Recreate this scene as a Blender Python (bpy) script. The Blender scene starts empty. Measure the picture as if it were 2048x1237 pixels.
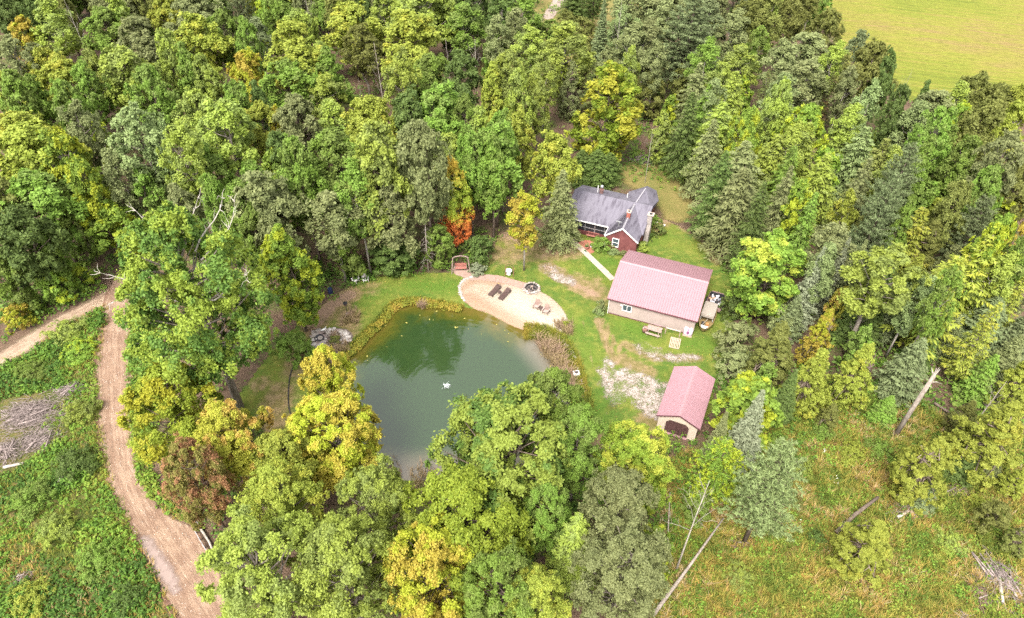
import bpy, math, random
import numpy as np
from mathutils import Vector
PI = math.pi
rng = np.random.default_rng(7)
random.seed(7)
scene = bpy.context.scene
col = scene.collection
# ------------------------------------------------------------------ camera
CAM_H, PITCH, FPX = 60.0, math.radians(43.0), 1366.0
cam_d = bpy.data.cameras.new('camera'); cam = bpy.data.objects.new('camera', cam_d); col.objects.link(cam)
cam.location = (0, 0, CAM_H); cam.rotation_euler = (math.radians(90) - PITCH, 0, 0)
cam_d.sensor_width = 36.0; cam_d.lens = 36.0 * FPX / 2048.0
cam_d.clip_start = 0.5; cam_d.clip_end = 6000
scene.camera = cam
# ------------------------------------------------------------------ sky and sun (bright, thin overcast)
SUN_EL, SUN_AZ = math.radians(56), math.radians(205)     # azimuth clockwise from +Y: light comes from behind the camera, slightly left
w = bpy.data.worlds.new('World'); scene.world = w; w.use_nodes = True
nt = w.node_tree; nt.nodes.clear()
wo = nt.nodes.new('ShaderNodeOutputWorld'); bg = nt.nodes.new('ShaderNodeBackground')
sky = nt.nodes.new('ShaderNodeTexSky'); sky.sky_type = 'NISHITA'; sky.sun_disc = False
sky.sun_elevation = SUN_EL; sky.sun_rotation = SUN_AZ; sky.air_density = 1.0; sky.dust_density = 3.0; sky.ozone_density = 1.0
hs = nt.nodes.new('ShaderNodeHueSaturation'); hs.inputs['Saturation'].default_value = 0.08; hs.inputs['Value'].default_value = 1.0
nt.links.new(sky.outputs[0], hs.inputs['Color']); nt.links.new(hs.outputs[0], bg.inputs['Color'])
bg.inputs['Strength'].default_value = 0.15
nt.links.new(bg.outputs[0], wo.inputs['Surface'])
sl = bpy.data.lights.new('sun', 'SUN'); sl.energy = 1.4; sl.angle = math.radians(20); sl.color = (1.0, 0.93, 0.82)
so = bpy.data.objects.new('sun', sl); col.objects.link(so)
sd = Vector((math.sin(SUN_AZ) * math.cos(SUN_EL), math.cos(SUN_AZ) * math.cos(SUN_EL), math.sin(SUN_EL)))
so.rotation_euler = sd.to_track_quat('Z', 'Y').to_euler(); so.location = sd * 200
vs = scene.view_settings; vs.view_transform = 'Standard'; vs.look = 'None'; vs.exposure = 2.02; vs.gamma = 1.0; vs.use_curve_mapping = False
cy = scene.cycles
cy.use_denoising = False; cy.max_bounces = 8; cy.diffuse_bounces = 6; cy.glossy_bounces = 3; cy.transmission_bounces = 3; cy.transparent_max_bounces = 10
cy.caustics_reflective = False; cy.caustics_refractive = False
# ------------------------------------------------------------------ helpers
def at(x, y, h=0.0):
    """world point at height h seen in photo pixel (x, y); used to survey positions from the photograph"""
    u = (x - 1024) / FPX; v = -(y - 618.5) / FPX
    c, s = math.cos(PITCH), math.sin(PITCH)
    r = (u, c + v * s, -s + v * c); t = (CAM_H - h) / -r[2]
    return Vector((r[0] * t, r[1] * t, h))
def pix(p):
    c, s = math.cos(PITCH), math.sin(PITCH)
    dx, dy, dz = p[0], p[1], p[2] - CAM_H
    z = dy * c - dz * s; up = dy * s + dz * c
    return 1024 + FPX * dx / z, 618.5 - FPX * up / z, z
def tag(o, label=None, cat=None, group=None, kind=None):
    if label: o['label'] = label
    if cat: o['category'] = cat
    if group: o['group'] = group
    if kind: o['kind'] = kind
    return o
def empty(name, loc, yaw=0.0, label=None, cat=None, group=None):
    o = bpy.data.objects.new(name, None); col.objects.link(o); o.empty_display_size = 0.3
    o.location = loc; o.rotation_euler = (0, 0, yaw)
    return tag(o, label, cat, group)
class MB:
    def __init__(s): s.v = []; s.f = []
    def add(s, vs, fs):
        n = len(s.v); s.v += [tuple(p) for p in vs]; s.f += [tuple(i + n for i in f) for f in fs]; return s
    def quad(s, a, b, c, d): return s.add([a, b, c, d], [(0, 1, 2, 3)])
    def box(s, x0, x1, y0, y1, z0, z1):
        return s.add([(x0,y0,z0),(x1,y0,z0),(x1,y1,z0),(x0,y1,z0),(x0,y0,z1),(x1,y0,z1),(x1,y1,z1),(x0,y1,z1)],
                     [(0,3,2,1),(4,5,6,7),(0,1,5,4),(1,2,6,5),(2,3,7,6),(3,0,4,7)])
    def slab(s, pts, thick):
        """polygon pts given a thickness straight down"""
        n = len(pts); lo = [(p[0], p[1], p[2] - thick) for p in pts]
        return s.add(list(pts) + lo, [tuple(range(n)), tuple(range(2 * n - 1, n - 1, -1))] + [(i, n + i, n + (i + 1) % n, (i + 1) % n) for i in range(n)])
    def prism(s, pts2, axis, a, b):
        """2-D outline extruded along axis ('y': pts are (x,z); 'x': pts are (y,z); 'z': pts are (x,y))"""
        m = {'y': lambda p, t: (p[0], t, p[1]), 'x': lambda p, t: (t, p[0], p[1]), 'z': lambda p, t: (p[0], p[1], t)}[axis]
        n = len(pts2)
        return s.add([m(p, a) for p in pts2] + [m(p, b) for p in pts2],
                     [tuple(range(n - 1, -1, -1)), tuple(range(n, 2 * n))] + [(i, (i + 1) % n, n + (i + 1) % n, n + i) for i in range(n)])
    def bar(s, a, b, wd, ht=None, up=(0, 0, 1)):
        a, b = Vector(a), Vector(b); ht = ht or wd; d = (b - a).normalized(); up = Vector(up)
        if abs(d.dot(up)) > 0.98: up = Vector((1, 0, 0))
        x = d.cross(up).normalized() * wd / 2; y = x.cross(d).normalized() * ht / 2
        return s.add([a-x-y, a+x-y, a+x+y, a-x+y, b-x-y, b+x-y, b+x+y, b-x+y], [(0,3,2,1),(4,5,6,7),(0,1,5,4),(1,2,6,5),(2,3,7,6),(3,0,4,7)])
    def tube(s, pts, rad, n=6):
        pts = [Vector(p) for p in pts]
        if not hasattr(rad, '__len__'): rad = [rad] * len(pts)
        vs = []; x = None
        for i, p in enumerate(pts):
            d = (pts[min(i + 1, len(pts) - 1)] - pts[max(i - 1, 0)]).normalized()
            if x is None: x = d.orthogonal().normalized()
            else: x = (x - d * x.dot(d)); x = x.normalized() if x.length > 1e-6 else d.orthogonal().normalized()
            y = d.cross(x)
            vs += [p + (x * math.cos(2 * PI * k / n) + y * math.sin(2 * PI * k / n)) * rad[i] for k in range(n)]
        fs = [(i * n + k, i * n + (k + 1) % n, (i + 1) * n + (k + 1) % n, (i + 1) * n + k) for i in range(len(pts) - 1) for k in range(n)]
        fs += [tuple(range(n - 1, -1, -1)), tuple(range((len(pts) - 1) * n, len(pts) * n))]
        return s.add(vs, fs)
    def lathe(s, prof, c=(0, 0, 0), n=20):
        vs = [(c[0] + r * math.cos(2 * PI * k / n), c[1] + r * math.sin(2 * PI * k / n), c[2] + z) for r, z in prof for k in range(n)]
        fs = [(i * n + k, i * n + (k + 1) % n, (i + 1) * n + (k + 1) % n, (i + 1) * n + k) for i in range(len(prof) - 1) for k in range(n)]
        if prof[0][0] > 1e-4: fs.append(tuple(range(n - 1, -1, -1)))
        if prof[-1][0] > 1e-4: fs.append(tuple(range((len(prof) - 1) * n, len(prof) * n)))
        return s.add(vs, fs)
    def build(s, name, mat, parent=None, smooth=False, bevel=0.0):
        me = bpy.data.meshes.new(name); me.from_pydata(s.v, [], s.f); me.validate(); me.update()
        if smooth: me.polygons.foreach_set('use_smooth', [True] * len(me.polygons))
        me.materials.append(mat)
        o = bpy.data.objects.new(name, me); col.objects.link(o)
        if parent is not None: o.parent = parent
        if bevel:
            m = o.modifiers.new('bevel', 'BEVEL'); m.width = bevel; m.segments = 1; m.limit_method = 'ANGLE'
        return o
def np_mesh(name, V, F, mat, parent=None, attrs=None, link=True, smooth=False):
    """V (n,3), F (m,k) with one k; attrs: name -> (domain, array)"""
    me = bpy.data.meshes.new(name); V = np.asarray(V, np.float32); F = np.asarray(F, np.int32); k = F.shape[1]
    me.vertices.add(len(V)); me.vertices.foreach_set('co', V.ravel())
    me.loops.add(F.size); me.loops.foreach_set('vertex_index', F.ravel())
    me.polygons.add(len(F)); me.polygons.foreach_set('loop_start', np.arange(0, F.size, k, dtype=np.int32))
    me.polygons.foreach_set('loop_total', np.full(len(F), k, np.int32))
    if smooth: me.polygons.foreach_set('use_smooth', np.ones(len(F), bool))
    for an, (dom, arr) in (attrs or {}).items():
        arr = np.asarray(arr, np.float32)
        if arr.ndim == 2: a = me.attributes.new(an, 'FLOAT_VECTOR', dom); a.data.foreach_set('vector', arr.ravel())
        else: a = me.attributes.new(an, 'FLOAT', dom); a.data.foreach_set('value', arr)
    me.update(calc_edges=True); me.materials.append(mat)
    if not link: return me
    o = bpy.data.objects.new(name, me); col.objects.link(o)
    if parent is not None: o.parent = parent
    return o
def copy_tree(root):
    c = root.copy(); col.objects.link(c)
    for k in list(root.children):
        d = k.copy(); col.objects.link(d); d.parent = c
        for g in list(k.children):
            e = g.copy(); col.objects.link(e); e.parent = d
    return c
def inside(P, poly):
    P = np.asarray(P, float); poly = np.asarray(poly, float)[:, :2]
    x, y = P[:, 0], P[:, 1]; r = np.zeros(len(P), bool); j = len(poly) - 1
    for i in range(len(poly)):
        xi, yi = poly[i]; xj, yj = poly[j]
        c = ((yi > y) != (yj > y)) & (x < (xj - xi) * (y - yi) / (yj - yi + 1e-12) + xi); r ^= c; j = i
    return r
def sdf(P, poly):
    """signed distance, positive inside"""
    P = np.asarray(P, float)[:, :2]; poly = np.asarray(poly, float)[:, :2]; best = np.full(len(P), 1e9)
    for i in range(len(poly)):
        a, b = poly[i], poly[(i + 1) % len(poly)]; ab = b - a
        t = np.clip(((P - a) @ ab) / (ab @ ab + 1e-12), 0, 1); best = np.minimum(best, np.linalg.norm(P - a - t[:, None] * ab, axis=1))
    return np.where(inside(P, poly), best, -best)
def smooth_poly(px, n=3, closed=True, h=0.0):
    """survey a photo outline onto the ground and round it (Catmull-Rom)"""
    p = [np.array(at(x, y, h)[:2]) for x, y in px]; out = []; m = len(p)
    for i in range(m if closed else m - 1):
        g = (lambda k: p[k % m]) if closed else (lambda k: p[min(max(k, 0), m - 1)])
        a, b, c, d = g(i - 1), g(i), g(i + 1), g(i + 2)
        for k in range(n):
            t = k / n; out.append(0.5 * (2 * b + (c - a) * t + (2 * a - 5 * b + 4 * c - d) * t * t + (3 * b - a - 3 * c + d) * t ** 3))
    if not closed: out.append(p[-1])
    return np.array(out)
def hash2(i, j, seed):
    n = (i * 374761393 + j * 668265263 + seed * 974634777) & 0x7fffffff
    n = (n ^ (n >> 13)) * 1274126177 & 0x7fffffff
    return ((n ^ (n >> 16)) & 0xffff) / 65535.0
def vnoise(P, scale, seed=0):
    q = np.asarray(P, float)[:, :2] / scale; i = np.floor(q).astype(np.int64); f = q - i; f = f * f * (3 - 2 * f)
    h = lambda a, b: hash2(i[:, 0] + a, i[:, 1] + b, seed)
    return (h(0,0)*(1-f[:,0]) + h(1,0)*f[:,0])*(1-f[:,1]) + (h(0,1)*(1-f[:,0]) + h(1,1)*f[:,0])*f[:,1]
# ------------------------------------------------------------------ materials
class G:
    """tiny node-graph builder"""
    def __init__(s, name):
        s.m = bpy.data.materials.new(name); s.m.use_nodes = True; s.t = s.m.node_tree; s.t.nodes.clear()
        s.out = s.n('ShaderNodeOutputMaterial')
    def n(s, t, **k):
        x = s.t.nodes.new(t)
        for a, b in k.items(): setattr(x, a, b)
        return x
    def l(s, a, b): s.t.links.new(a, b)
    def put(s, sock, v):
        if hasattr(v, 'is_linked'): s.l(v, sock)
        elif isinstance(v, (tuple, list)) and len(v) == 3 and sock.type == 'RGBA': sock.default_value = (*v, 1)
        else: sock.default_value = v
    def pos(s): return s.n('ShaderNodeNewGeometry').outputs['Position']
    def obj(s): return s.n('ShaderNodeTexCoord').outputs['Object']
    def attr(s, name, vec=False): return s.n('ShaderNodeAttribute', attribute_name=name).outputs['Vector' if vec else 'Fac']
    def noise(s, scale, detail=3, rough=0.55, vec=None, dist=0.0):
        x = s.n('ShaderNodeTexNoise'); x.inputs['Scale'].default_value = scale; x.inputs['Detail'].default_value = detail
        x.inputs['Roughness'].default_value = rough; x.inputs['Distortion'].default_value = dist; s.l(vec if vec else s.pos(), x.inputs['Vector']); return x.outputs['Fac']
    def vor(s, scale, vec=None, out='Distance'):
        x = s.n('ShaderNodeTexVoronoi'); x.inputs['Scale'].default_value = scale; s.l(vec if vec else s.pos(), x.inputs['Vector']); return x.outputs[out]
    def mul(s, vec, v):
        x = s.n('ShaderNodeVectorMath', operation='MULTIPLY'); s.l(vec, x.inputs[0]); x.inputs[1].default_value = v; return x.outputs[0]
    def math(s, op, a, b=0.0, clamp=False):
        x = s.n('ShaderNodeMath', operation=op, use_clamp=clamp); s.put(x.inputs[0], a); s.put(x.inputs[1], b); return x.outputs[0]
    def mix(s, f, a, b):
        x = s.n('ShaderNodeMix', data_type='RGBA'); s.put(x.inputs[0], f); s.put(x.inputs[6], a); s.put(x.inputs[7], b); return x.outputs[2]
    def step(s, v, lo, hi):
        x = s.n('ShaderNodeMapRange', interpolation_type='SMOOTHSTEP'); s.put(x.inputs[0], v); x.inputs[1].default_value = lo; x.inputs[2].default_value = hi; return x.outputs[0]
    def ramp(s, f, stops):
        x = s.n('ShaderNodeValToRGB'); s.l(f, x.inputs[0]); e = x.color_ramp.elements
        e[0].position, e[0].color = stops[0][0], (*stops[0][1], 1); e[1].position, e[1].color = stops[-1][0], (*stops[-1][1], 1)
        for p, c in stops[1:-1]: y = e.new(p); y.color = (*c, 1)
        return x.outputs[0]
    def bump(s, h, strength=0.5, dist=0.05):
        x = s.n('ShaderNodeBump'); x.inputs['Strength'].default_value = strength; x.inputs['Distance'].default_value = dist; s.l(h, x.inputs['Height']); return x.outputs[0]
    def bsdf(s, c, rough=0.8, spec=0.3, metal=0.0, normal=None, alpha=None):
        b = s.n('ShaderNodeBsdfPrincipled'); s.put(b.inputs['Base Color'], c); s.put(b.inputs['Roughness'], rough); b.inputs['Specular IOR Level'].default_value = spec
        b.inputs['Metallic'].default_value = metal
        if normal is not None: s.l(normal, b.inputs['Normal'])
        if alpha is not None: s.put(b.inputs['Alpha'], alpha)
        return b
    def done(s, sh): s.l(sh.outputs[0] if hasattr(sh, 'outputs') else sh, s.out.inputs['Surface']); return s.m
def plain(name, c, rough=0.7, var=0.25, scale=6.0, metal=0.0, spec=0.3, c2=None, bump=0.0):
    g = G(name); n = g.noise(scale, 4, 0.6, g.obj()); a = tuple(x * (1 - var) for x in c); b = c2 or tuple(min(1, x * (1 + var)) for x in c)
    k = g.mix(g.step(n, 0.3, 0.7), a, b)
    return g.done(g.bsdf(k, rough, spec, metal, g.bump(n, bump, 0.02) if bump else None))
def leaf_mat(name, c1, c2, c3=None, amt3=0.0, transl=0.36):
    """leaf colour: per-leaf and per-clump variation, a tint per tree; c3 = turning leaves in patches"""
    g = G(name)
    r = g.attr('rnd'); cl = g.attr('clump'); oi = g.n('ShaderNodeObjectInfo').outputs['Random']
    f = g.math('ADD', g.math('MULTIPLY', r, 0.6), g.math('MULTIPLY', cl, 0.5)); c = g.mix(f, c1, c2)
    if c3 is not None:
        n = g.noise(0.35, 2, 0.5, g.obj()); c = g.mix(g.step(g.math('ADD', g.math('MULTIPLY', cl, 0.35), n), 0.95 - amt3, 1.08 - amt3), c, c3)
    hsv = g.n('ShaderNodeHueSaturation'); g.l(c, hsv.inputs['Color'])
    hsv.inputs['Saturation'].default_value = 1.0
    g.l(g.math('ADD', g.math('MULTIPLY', oi, 0.016), 0.493), hsv.inputs['Hue']); g.l(g.math('ADD', g.math('MULTIPLY', oi, 0.3), 0.86), hsv.inputs['Value'])
    b = g.bsdf(hsv.outputs[0], 0.65, 0.25); t = g.n('ShaderNodeBsdfTranslucent'); g.l(hsv.outputs[0], t.inputs['Color'])
    m = g.n('ShaderNodeMixShader'); m.inputs[0].default_value = transl; g.l(b.outputs[0], m.inputs[1]); g.l(t.outputs[0], m.inputs[2])
    return g.done(m)
# ------------------------------------------------------------------ the ground and what lies on it
POND = smooth_poly([(661,752),(672,742),(688,716),(711,697),(722,684),(741,664),(760,647),(779,624),(793,611),(823,604),(854,608),(885,611),(920,615),(950,621),(978,632),(1006,646),(1031,657),(1050,663),(1072,665),(1100,676),(1118,692),(1132,716),(1142,744),(1150,775),(1158,806),(1156,840),(1128,880),(1060,912),(970,938),(880,950),(815,952),(762,945),(712,915),(672,870),(655,810),(652,775)], 3)
LAWN = smooth_poly([(455,840),(500,760),(555,690),(590,655),(640,612),(700,574),(760,553),(850,547),(905,545),(955,540),(985,505),(1000,468),(1040,455),(1100,470),(1150,455),(1180,430),(1240,440),(1300,440),(1330,440),(1385,470),(1440,520),(1470,580),(1465,640),(1468,700),(1450,745),(1425,775),(1420,830),(1330,870),(1262,868),(1225,905),(1185,930),(1100,985),(960,1000),(800,985),(700,970),(620,930),(545,880)], 2)
GX = np.concatenate([-62 - np.geomspace(1, 1600, 24)[::-1], np.arange(-62, 62.01, 0.5), 62 + np.geomspace(1, 1600, 24)])
GY = np.concatenate([22 - np.geomspace(1, 300, 14)[::-1], np.arange(22, 100.01, 0.5), 100 + np.geomspace(1, 2400, 24)])
gx, gy = np.meshgrid(GX, GY); GP = np.stack([gx.ravel(), gy.ravel()], 1); NXg = len(GX)
pond_sd = sdf(GP, POND)
def zfun(sd):
    out = np.clip(1 + sd / 1.1, 0, 1); z = -0.34 * out * out * (3 - 2 * out)
    return z - np.clip(sd, 0, 4) * 0.35
GZ = zfun(pond_sd) + 0.05 * (vnoise(GP, 3.1, 3) - 0.5) * np.clip(-pond_sd - 1.2, 0, 1) * ((np.abs(GP[:, 0]) < 61) & (GP[:, 1] > 23) & (GP[:, 1] < 99))
ii, jj = np.meshgrid(np.arange(NXg - 1), np.arange(len(GY) - 1)); c0 = (jj * NXg + ii).ravel()
GF = np.stack([c0, c0 + 1, c0 + NXg + 1, c0 + NXg], 1)
def ground_sheet(name, mat, poly=None, lift=0.0, margin=1.2, attrs=None):
    """part of the shared ground grid (so that sheets never cross), d = metres inside the outline"""
    P = np.column_stack([GP, GZ + lift]); F = GF; at_ = {k: v for k, v in (attrs or {}).items()}
    if poly is not None:
        near = (GP[:, 0] > poly[:, 0].min() - 3) & (GP[:, 0] < poly[:, 0].max() + 3) & (GP[:, 1] > poly[:, 1].min() - 3) & (GP[:, 1] < poly[:, 1].max() + 3)
        sd = np.full(len(GP), -9.0); sd[near] = sdf(GP[near], poly); F = GF[(sd[GF] > -margin).any(1)]; at_['d'] = sd
    used = np.unique(F); m = np.zeros(len(P), np.int32); m[used] = np.arange(len(used))
    o = np_mesh(name, P[used], m[F], mat, None, {k: ('POINT', v[used]) for k, v in at_.items()}, smooth=True); o['kind'] = 'structure'; return o
def flat_sheet(name, mat, poly, z, cell=1.5, margin=2.0):
    """an outlined sheet out on the flat ground beyond the fine grid"""
    X = np.arange(poly[:, 0].min() - 3, poly[:, 0].max() + 3, cell); Y = np.arange(poly[:, 1].min() - 3, poly[:, 1].max() + 3, cell)
    x, y = np.meshgrid(X, Y); P = np.stack([x.ravel(), y.ravel()], 1); sd = sdf(P, poly); n = len(X)
    i, j = np.meshgrid(np.arange(n - 1), np.arange(len(Y) - 1)); c = (j * n + i).ravel(); F = np.stack([c, c + 1, c + n + 1, c + n], 1); F = F[(sd[F] > -margin).any(1)]
    used = np.unique(F); m = np.zeros(len(P), np.int32); m[used] = np.arange(len(used))
    o = np_mesh(name, np.column_stack([P, np.full(len(P), z)])[used], m[F], mat, None, {'d': ('POINT', sd[used])}, smooth=True); o['kind'] = 'structure'; return o
def blob_mask(items, P):
    r = np.zeros(len(P))
    for it in items:
        pts = [np.array(at(*p)[:2]) for p in it[0]]; R, s = it[1], it[2]; best = np.full(len(P), 1e9)
        if len(pts) == 1: best = np.linalg.norm(P - pts[0], axis=1)
        for a, b in zip(pts, pts[1:]):
            ab = b - a; t = np.clip(((P - a) @ ab) / (ab @ ab + 1e-9), 0, 1); best = np.minimum(best, np.linalg.norm(P - a - t[:, None] * ab, axis=1))
        k = np.clip(1 - best / R, 0, 1); r = np.maximum(r, s * k * k * (3 - 2 * k))
    return r
def edge_alpha(g, amp=0.7, scale=1.3, soft=0.12, bias=0.0, fine=7.0):
    n = g.math('ADD', g.math('MULTIPLY', g.noise(scale, 3, 0.6), 0.6), g.math('MULTIPLY', g.noise(fine, 3, 0.7), 0.4))
    e = g.math('ADD', g.attr('d'), g.math('MULTIPLY', g.math('SUBTRACT', n, 0.5 - bias), amp * 2)); return g.step(e, -soft, soft)
# --- materials of the ground
g = G('forest_floor'); n1 = g.noise(0.25, 4, 0.6); n2 = g.noise(5, 5, 0.7); n3 = g.vor(9.0)
c = g.mix(g.step(n2, 0.3, 0.7), (0.075, 0.046, 0.032), (0.165, 0.112, 0.075)); c = g.mix(g.math('MULTIPLY', g.step(n1, 0.48, 0.62), g.step(n2, 0.4, 0.6)), c, (0.08, 0.12, 0.025))
M_FLOOR = g.done(g.bsdf(c, 0.95, 0.1, normal=g.bump(g.math('ADD', n2, g.math('MULTIPLY', n3, 0.6)), 0.9, 0.15)))
g = G('lawn'); w_ = g.attr('worn'); n1 = g.noise(0.16, 3, 0.6); n2 = g.noise(0.9, 4, 0.65); n3 = g.noise(9, 4, 0.75); n4 = g.noise(32, 2, 0.7)
c = g.mix(g.step(n1, 0.36, 0.62), (0.066, 0.112, 0.018), (0.128, 0.152, 0.024)); c = g.mix(g.math('MULTIPLY', g.step(n2, 0.42, 0.70), 0.85), c, (0.205, 0.195, 0.042))
c = g.mix(g.math('MULTIPLY', g.attr('lush'), 0.8), c, (0.076, 0.142, 0.016)); c = g.mix(g.math('MULTIPLY', g.step(n3, 0.35, 0.75), 0.45), c, (0.05, 0.10, 0.012))
wn = g.math('ADD', w_, g.math('MULTIPLY', g.math('SUBTRACT', g.math('ADD', g.math('MULTIPLY', n2, 0.5), g.math('MULTIPLY', n3, 0.5)), 0.5), 1.1))
c = g.mix(g.step(wn, 0.22, 0.62), c, g.mix(g.step(n2, 0.4, 0.6), (0.150, 0.120, 0.045), (0.230, 0.165, 0.085))); c = g.mix(g.step(wn, 0.72, 1.0), c, (0.27, 0.175, 0.120))
c = g.mix(g.math('MULTIPLY', n4, 0.35), c, g.mix(0.5, c, (0.02, 0.04, 0.01)))
M_LAWN = g.done(g.bsdf(c, 0.9, 0.15, normal=g.bump(g.math('ADD', n3, n4), 0.55, 0.06), alpha=edge_alpha(g, 0.9)))
def dirt_mat(name, ca, cb, cc, alpha_kw, ruts=True):
    g = G(name); v = g.attr('lane', True); n1 = g.noise(0.5, 4, 0.6); n2 = g.noise(7, 5, 0.7)
    r1 = g.noise(1.0, 3, 0.6, g.mul(v, (2.6, 0.10, 1))); r2 = g.noise(1.0, 4, 0.75, g.mul(v, (5.5, 0.8, 1)), 0.6); rut = g.math('ABSOLUTE', g.math('SUBTRACT', g.math('ABSOLUTE', g.n('ShaderNodeSeparateXYZ').outputs[0] if False else g.attr('across')), 0.95))
    c = g.mix(g.step(g.math('ADD', g.math('MULTIPLY', r1, 0.5), g.math('MULTIPLY', n1, 0.5)), 0.40, 0.60), ca, cb); c = g.mix(g.math('MULTIPLY', g.step(r2, 0.5, 0.72), g.step(g.noise(0.33, 3), 0.38, 0.6)), c, cc)
    c = g.mix(g.math('MULTIPLY', g.step(n2, 0.55, 0.75), 0.5), c, ca); c = g.mix(g.math('MULTIPLY', g.step(g.math('ADD', rut, g.math('MULTIPLY', g.math('SUBTRACT', n1, 0.5), 0.7)), 0.42, 0.08), 0.55), c, ca)
    return g.done(g.bsdf(c, 0.92, 0.15, normal=g.bump(g.math('ADD', g.math('MULTIPLY', r2, 1.2), n2), 0.9, 0.12), alpha=edge_alpha(g, **alpha_kw)))
M_ROAD = dirt_mat('dirt', (0.190, 0.118, 0.080), (0.290, 0.196, 0.136), (0.36, 0.272, 0.198), dict(amp=0.6, soft=0.12, scale=0.9))
M_BERM = dirt_mat('dark_soil', (0.14, 0.078, 0.055), (0.22, 0.130, 0.090), (0.26, 0.17, 0.12), dict(amp=0.5, soft=0.1))
M_TRAIL = dirt_mat('trail_soil', (0.23, 0.155, 0.108), (0.33, 0.24, 0.17), (0.30, 0.24, 0.17), dict(amp=0.9, soft=0.5))
g = G('weedy_ground'); n1 = g.noise(0.3, 4, 0.6); n2 = g.noise(3, 5, 0.7); n3 = g.noise(14, 3, 0.7)
c = g.ramp(g.math('ADD', g.math('MULTIPLY', n1, 0.5), g.math('MULTIPLY', n2, 0.5)), [(0.32, (0.05, 0.075, 0.015)), (0.45, (0.085, 0.105, 0.025)), (0.55, (0.15, 0.125, 0.045)), (0.68, (0.22, 0.15, 0.08))])
M_CLEAR = g.done(g.bsdf(c, 0.95, 0.1, normal=g.bump(g.math('ADD', n2, n3), 0.9, 0.2), alpha=edge_alpha(g, 1.4, 0.8)))
g = G('meadow_ground'); n1 = g.noise(0.22, 4, 0.62); n2 = g.noise(2.2, 5, 0.7); n3 = g.noise(12, 3, 0.7)
c = g.ramp(g.math('ADD', g.math('MULTIPLY', n1, 0.6), g.math('MULTIPLY', n2, 0.4)), [(0.30, (0.05, 0.085, 0.015)), (0.45, (0.10, 0.135, 0.026)), (0.53, (0.19, 0.165, 0.045)), (0.60, (0.22, 0.135, 0.05)), (0.68, (0.30, 0.21, 0.125))])
c = g.mix(g.math('MULTIPLY', g.step(n3, 0.45, 0.8), 0.6), c, (0.07, 0.07, 0.015))
M_MEADOW = g.done(g.bsdf(c, 0.95, 0.1, normal=g.bump(g.math('ADD', n2, n3), 0.9, 0.2), alpha=edge_alpha(g, 1.6, 0.6)))
g = G('hay_field'); wp_ = g.n('ShaderNodeVectorMath', operation='ADD'); nz_ = g.n('ShaderNodeTexNoise'); nz_.inputs['Scale'].default_value = 0.02; g.l(g.pos(), nz_.inputs['Vector']); g.l(g.pos(), wp_.inputs[0]); g.l(g.mul(nz_.outputs['Color'], (14, 14, 0)), wp_.inputs[1]); rt_ = g.n('ShaderNodeVectorRotate', rotation_type='Z_AXIS'); g.l(wp_.outputs[0], rt_.inputs[0]); rt_.inputs['Angle'].default_value = 0.35
n1 = g.noise(0.03, 4, 0.6); n2 = g.noise(1.0, 5, 0.75, g.mul(rt_.outputs[0], (0.035, 0.75, 1))); n3 = g.noise(1.0, 5, 0.8, g.mul(rt_.outputs[0], (0.6, 2.0, 1)))
c = g.ramp(g.math('ADD', g.math('MULTIPLY', n1, 0.5), g.math('MULTIPLY', n2, 0.5)), [(0.38, (0.095, 0.122, 0.018)), (0.46, (0.150, 0.168, 0.024)), (0.53, (0.185, 0.172, 0.034)), (0.62, (0.195, 0.138, 0.055))])
c = g.mix(g.math('MULTIPLY', g.step(n3, 0.46, 0.60), 0.6), c, (0.095, 0.090, 0.020))
M_FIELD = g.done(g.bsdf(c, 0.95, 0.1, normal=g.bump(n3, 0.9, 0.25), alpha=edge_alpha(g, 2.5, 0.2, 0.4)))
g = G('glade_grass'); n1 = g.noise(0.12, 4, 0.6); n3 = g.noise(2.5, 5, 0.75)
c = g.ramp(g.math('ADD', g.math('MULTIPLY', n1, 0.5), g.math('MULTIPLY', n3, 0.5)), [(0.35, (0.075, 0.095, 0.024)), (0.5, (0.150, 0.130, 0.042)), (0.65, (0.210, 0.150, 0.065))])
M_GLADE = g.done(g.bsdf(c, 0.95, 0.1, normal=g.bump(n3, 0.6, 0.2), alpha=edge_alpha(g, 3.0, 0.2, 0.6)))
g = G('sand'); n1 = g.noise(0.3, 3, 0.6); n2 = g.noise(2.0, 4, 0.7, g.mul(g.pos(), (0.6, 1.6, 1))); n3 = g.noise(18, 3, 0.8)
wet = g.math('ADD', g.attr('wet'), g.math('MULTIPLY', g.math('SUBTRACT', n1, 0.5), 0.5))
c = g.mix(g.step(wet, 0.15, 0.75), g.mix(g.step(n2, 0.35, 0.65), (0.325, 0.254, 0.190), (0.285, 0.213, 0.158)), (0.270, 0.175, 0.120)); c = g.mix(g.math('MULTIPLY', g.attr('pale'), 1.0, True), c, (0.355, 0.305, 0.245))
c = g.mix(g.math('MULTIPLY', g.step(n3, 0.5, 0.8), 0.3), c, (0.24, 0.17, 0.125))
M_SAND = g.done(g.bsdf(c, 0.9, 0.2, normal=g.bump(g.math('ADD', n2, g.math('ADD', g.math('MULTIPLY', n3, 0.4), g.math('MULTIPLY', g.vor(2.2), 0.8))), 0.8, 0.10), alpha=edge_alpha(g, 0.35, 2.0, 0.12)))
g = G('gravel'); n1 = g.noise(0.45, 4, 0.65); n3 = g.vor(7.0, out='Color'); n4 = g.noise(14, 4, 0.8); sep = g.n('ShaderNodeSeparateColor'); g.l(n3, sep.inputs[0])
c = g.ramp(g.math('ADD', g.math('MULTIPLY', sep.outputs[0], 0.5), g.math('MULTIPLY', n4, 0.5)), [(0.25, (0.15, 0.12, 0.085)), (0.45, (0.26, 0.215, 0.185)), (0.7, (0.37, 0.32, 0.29))])
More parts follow.
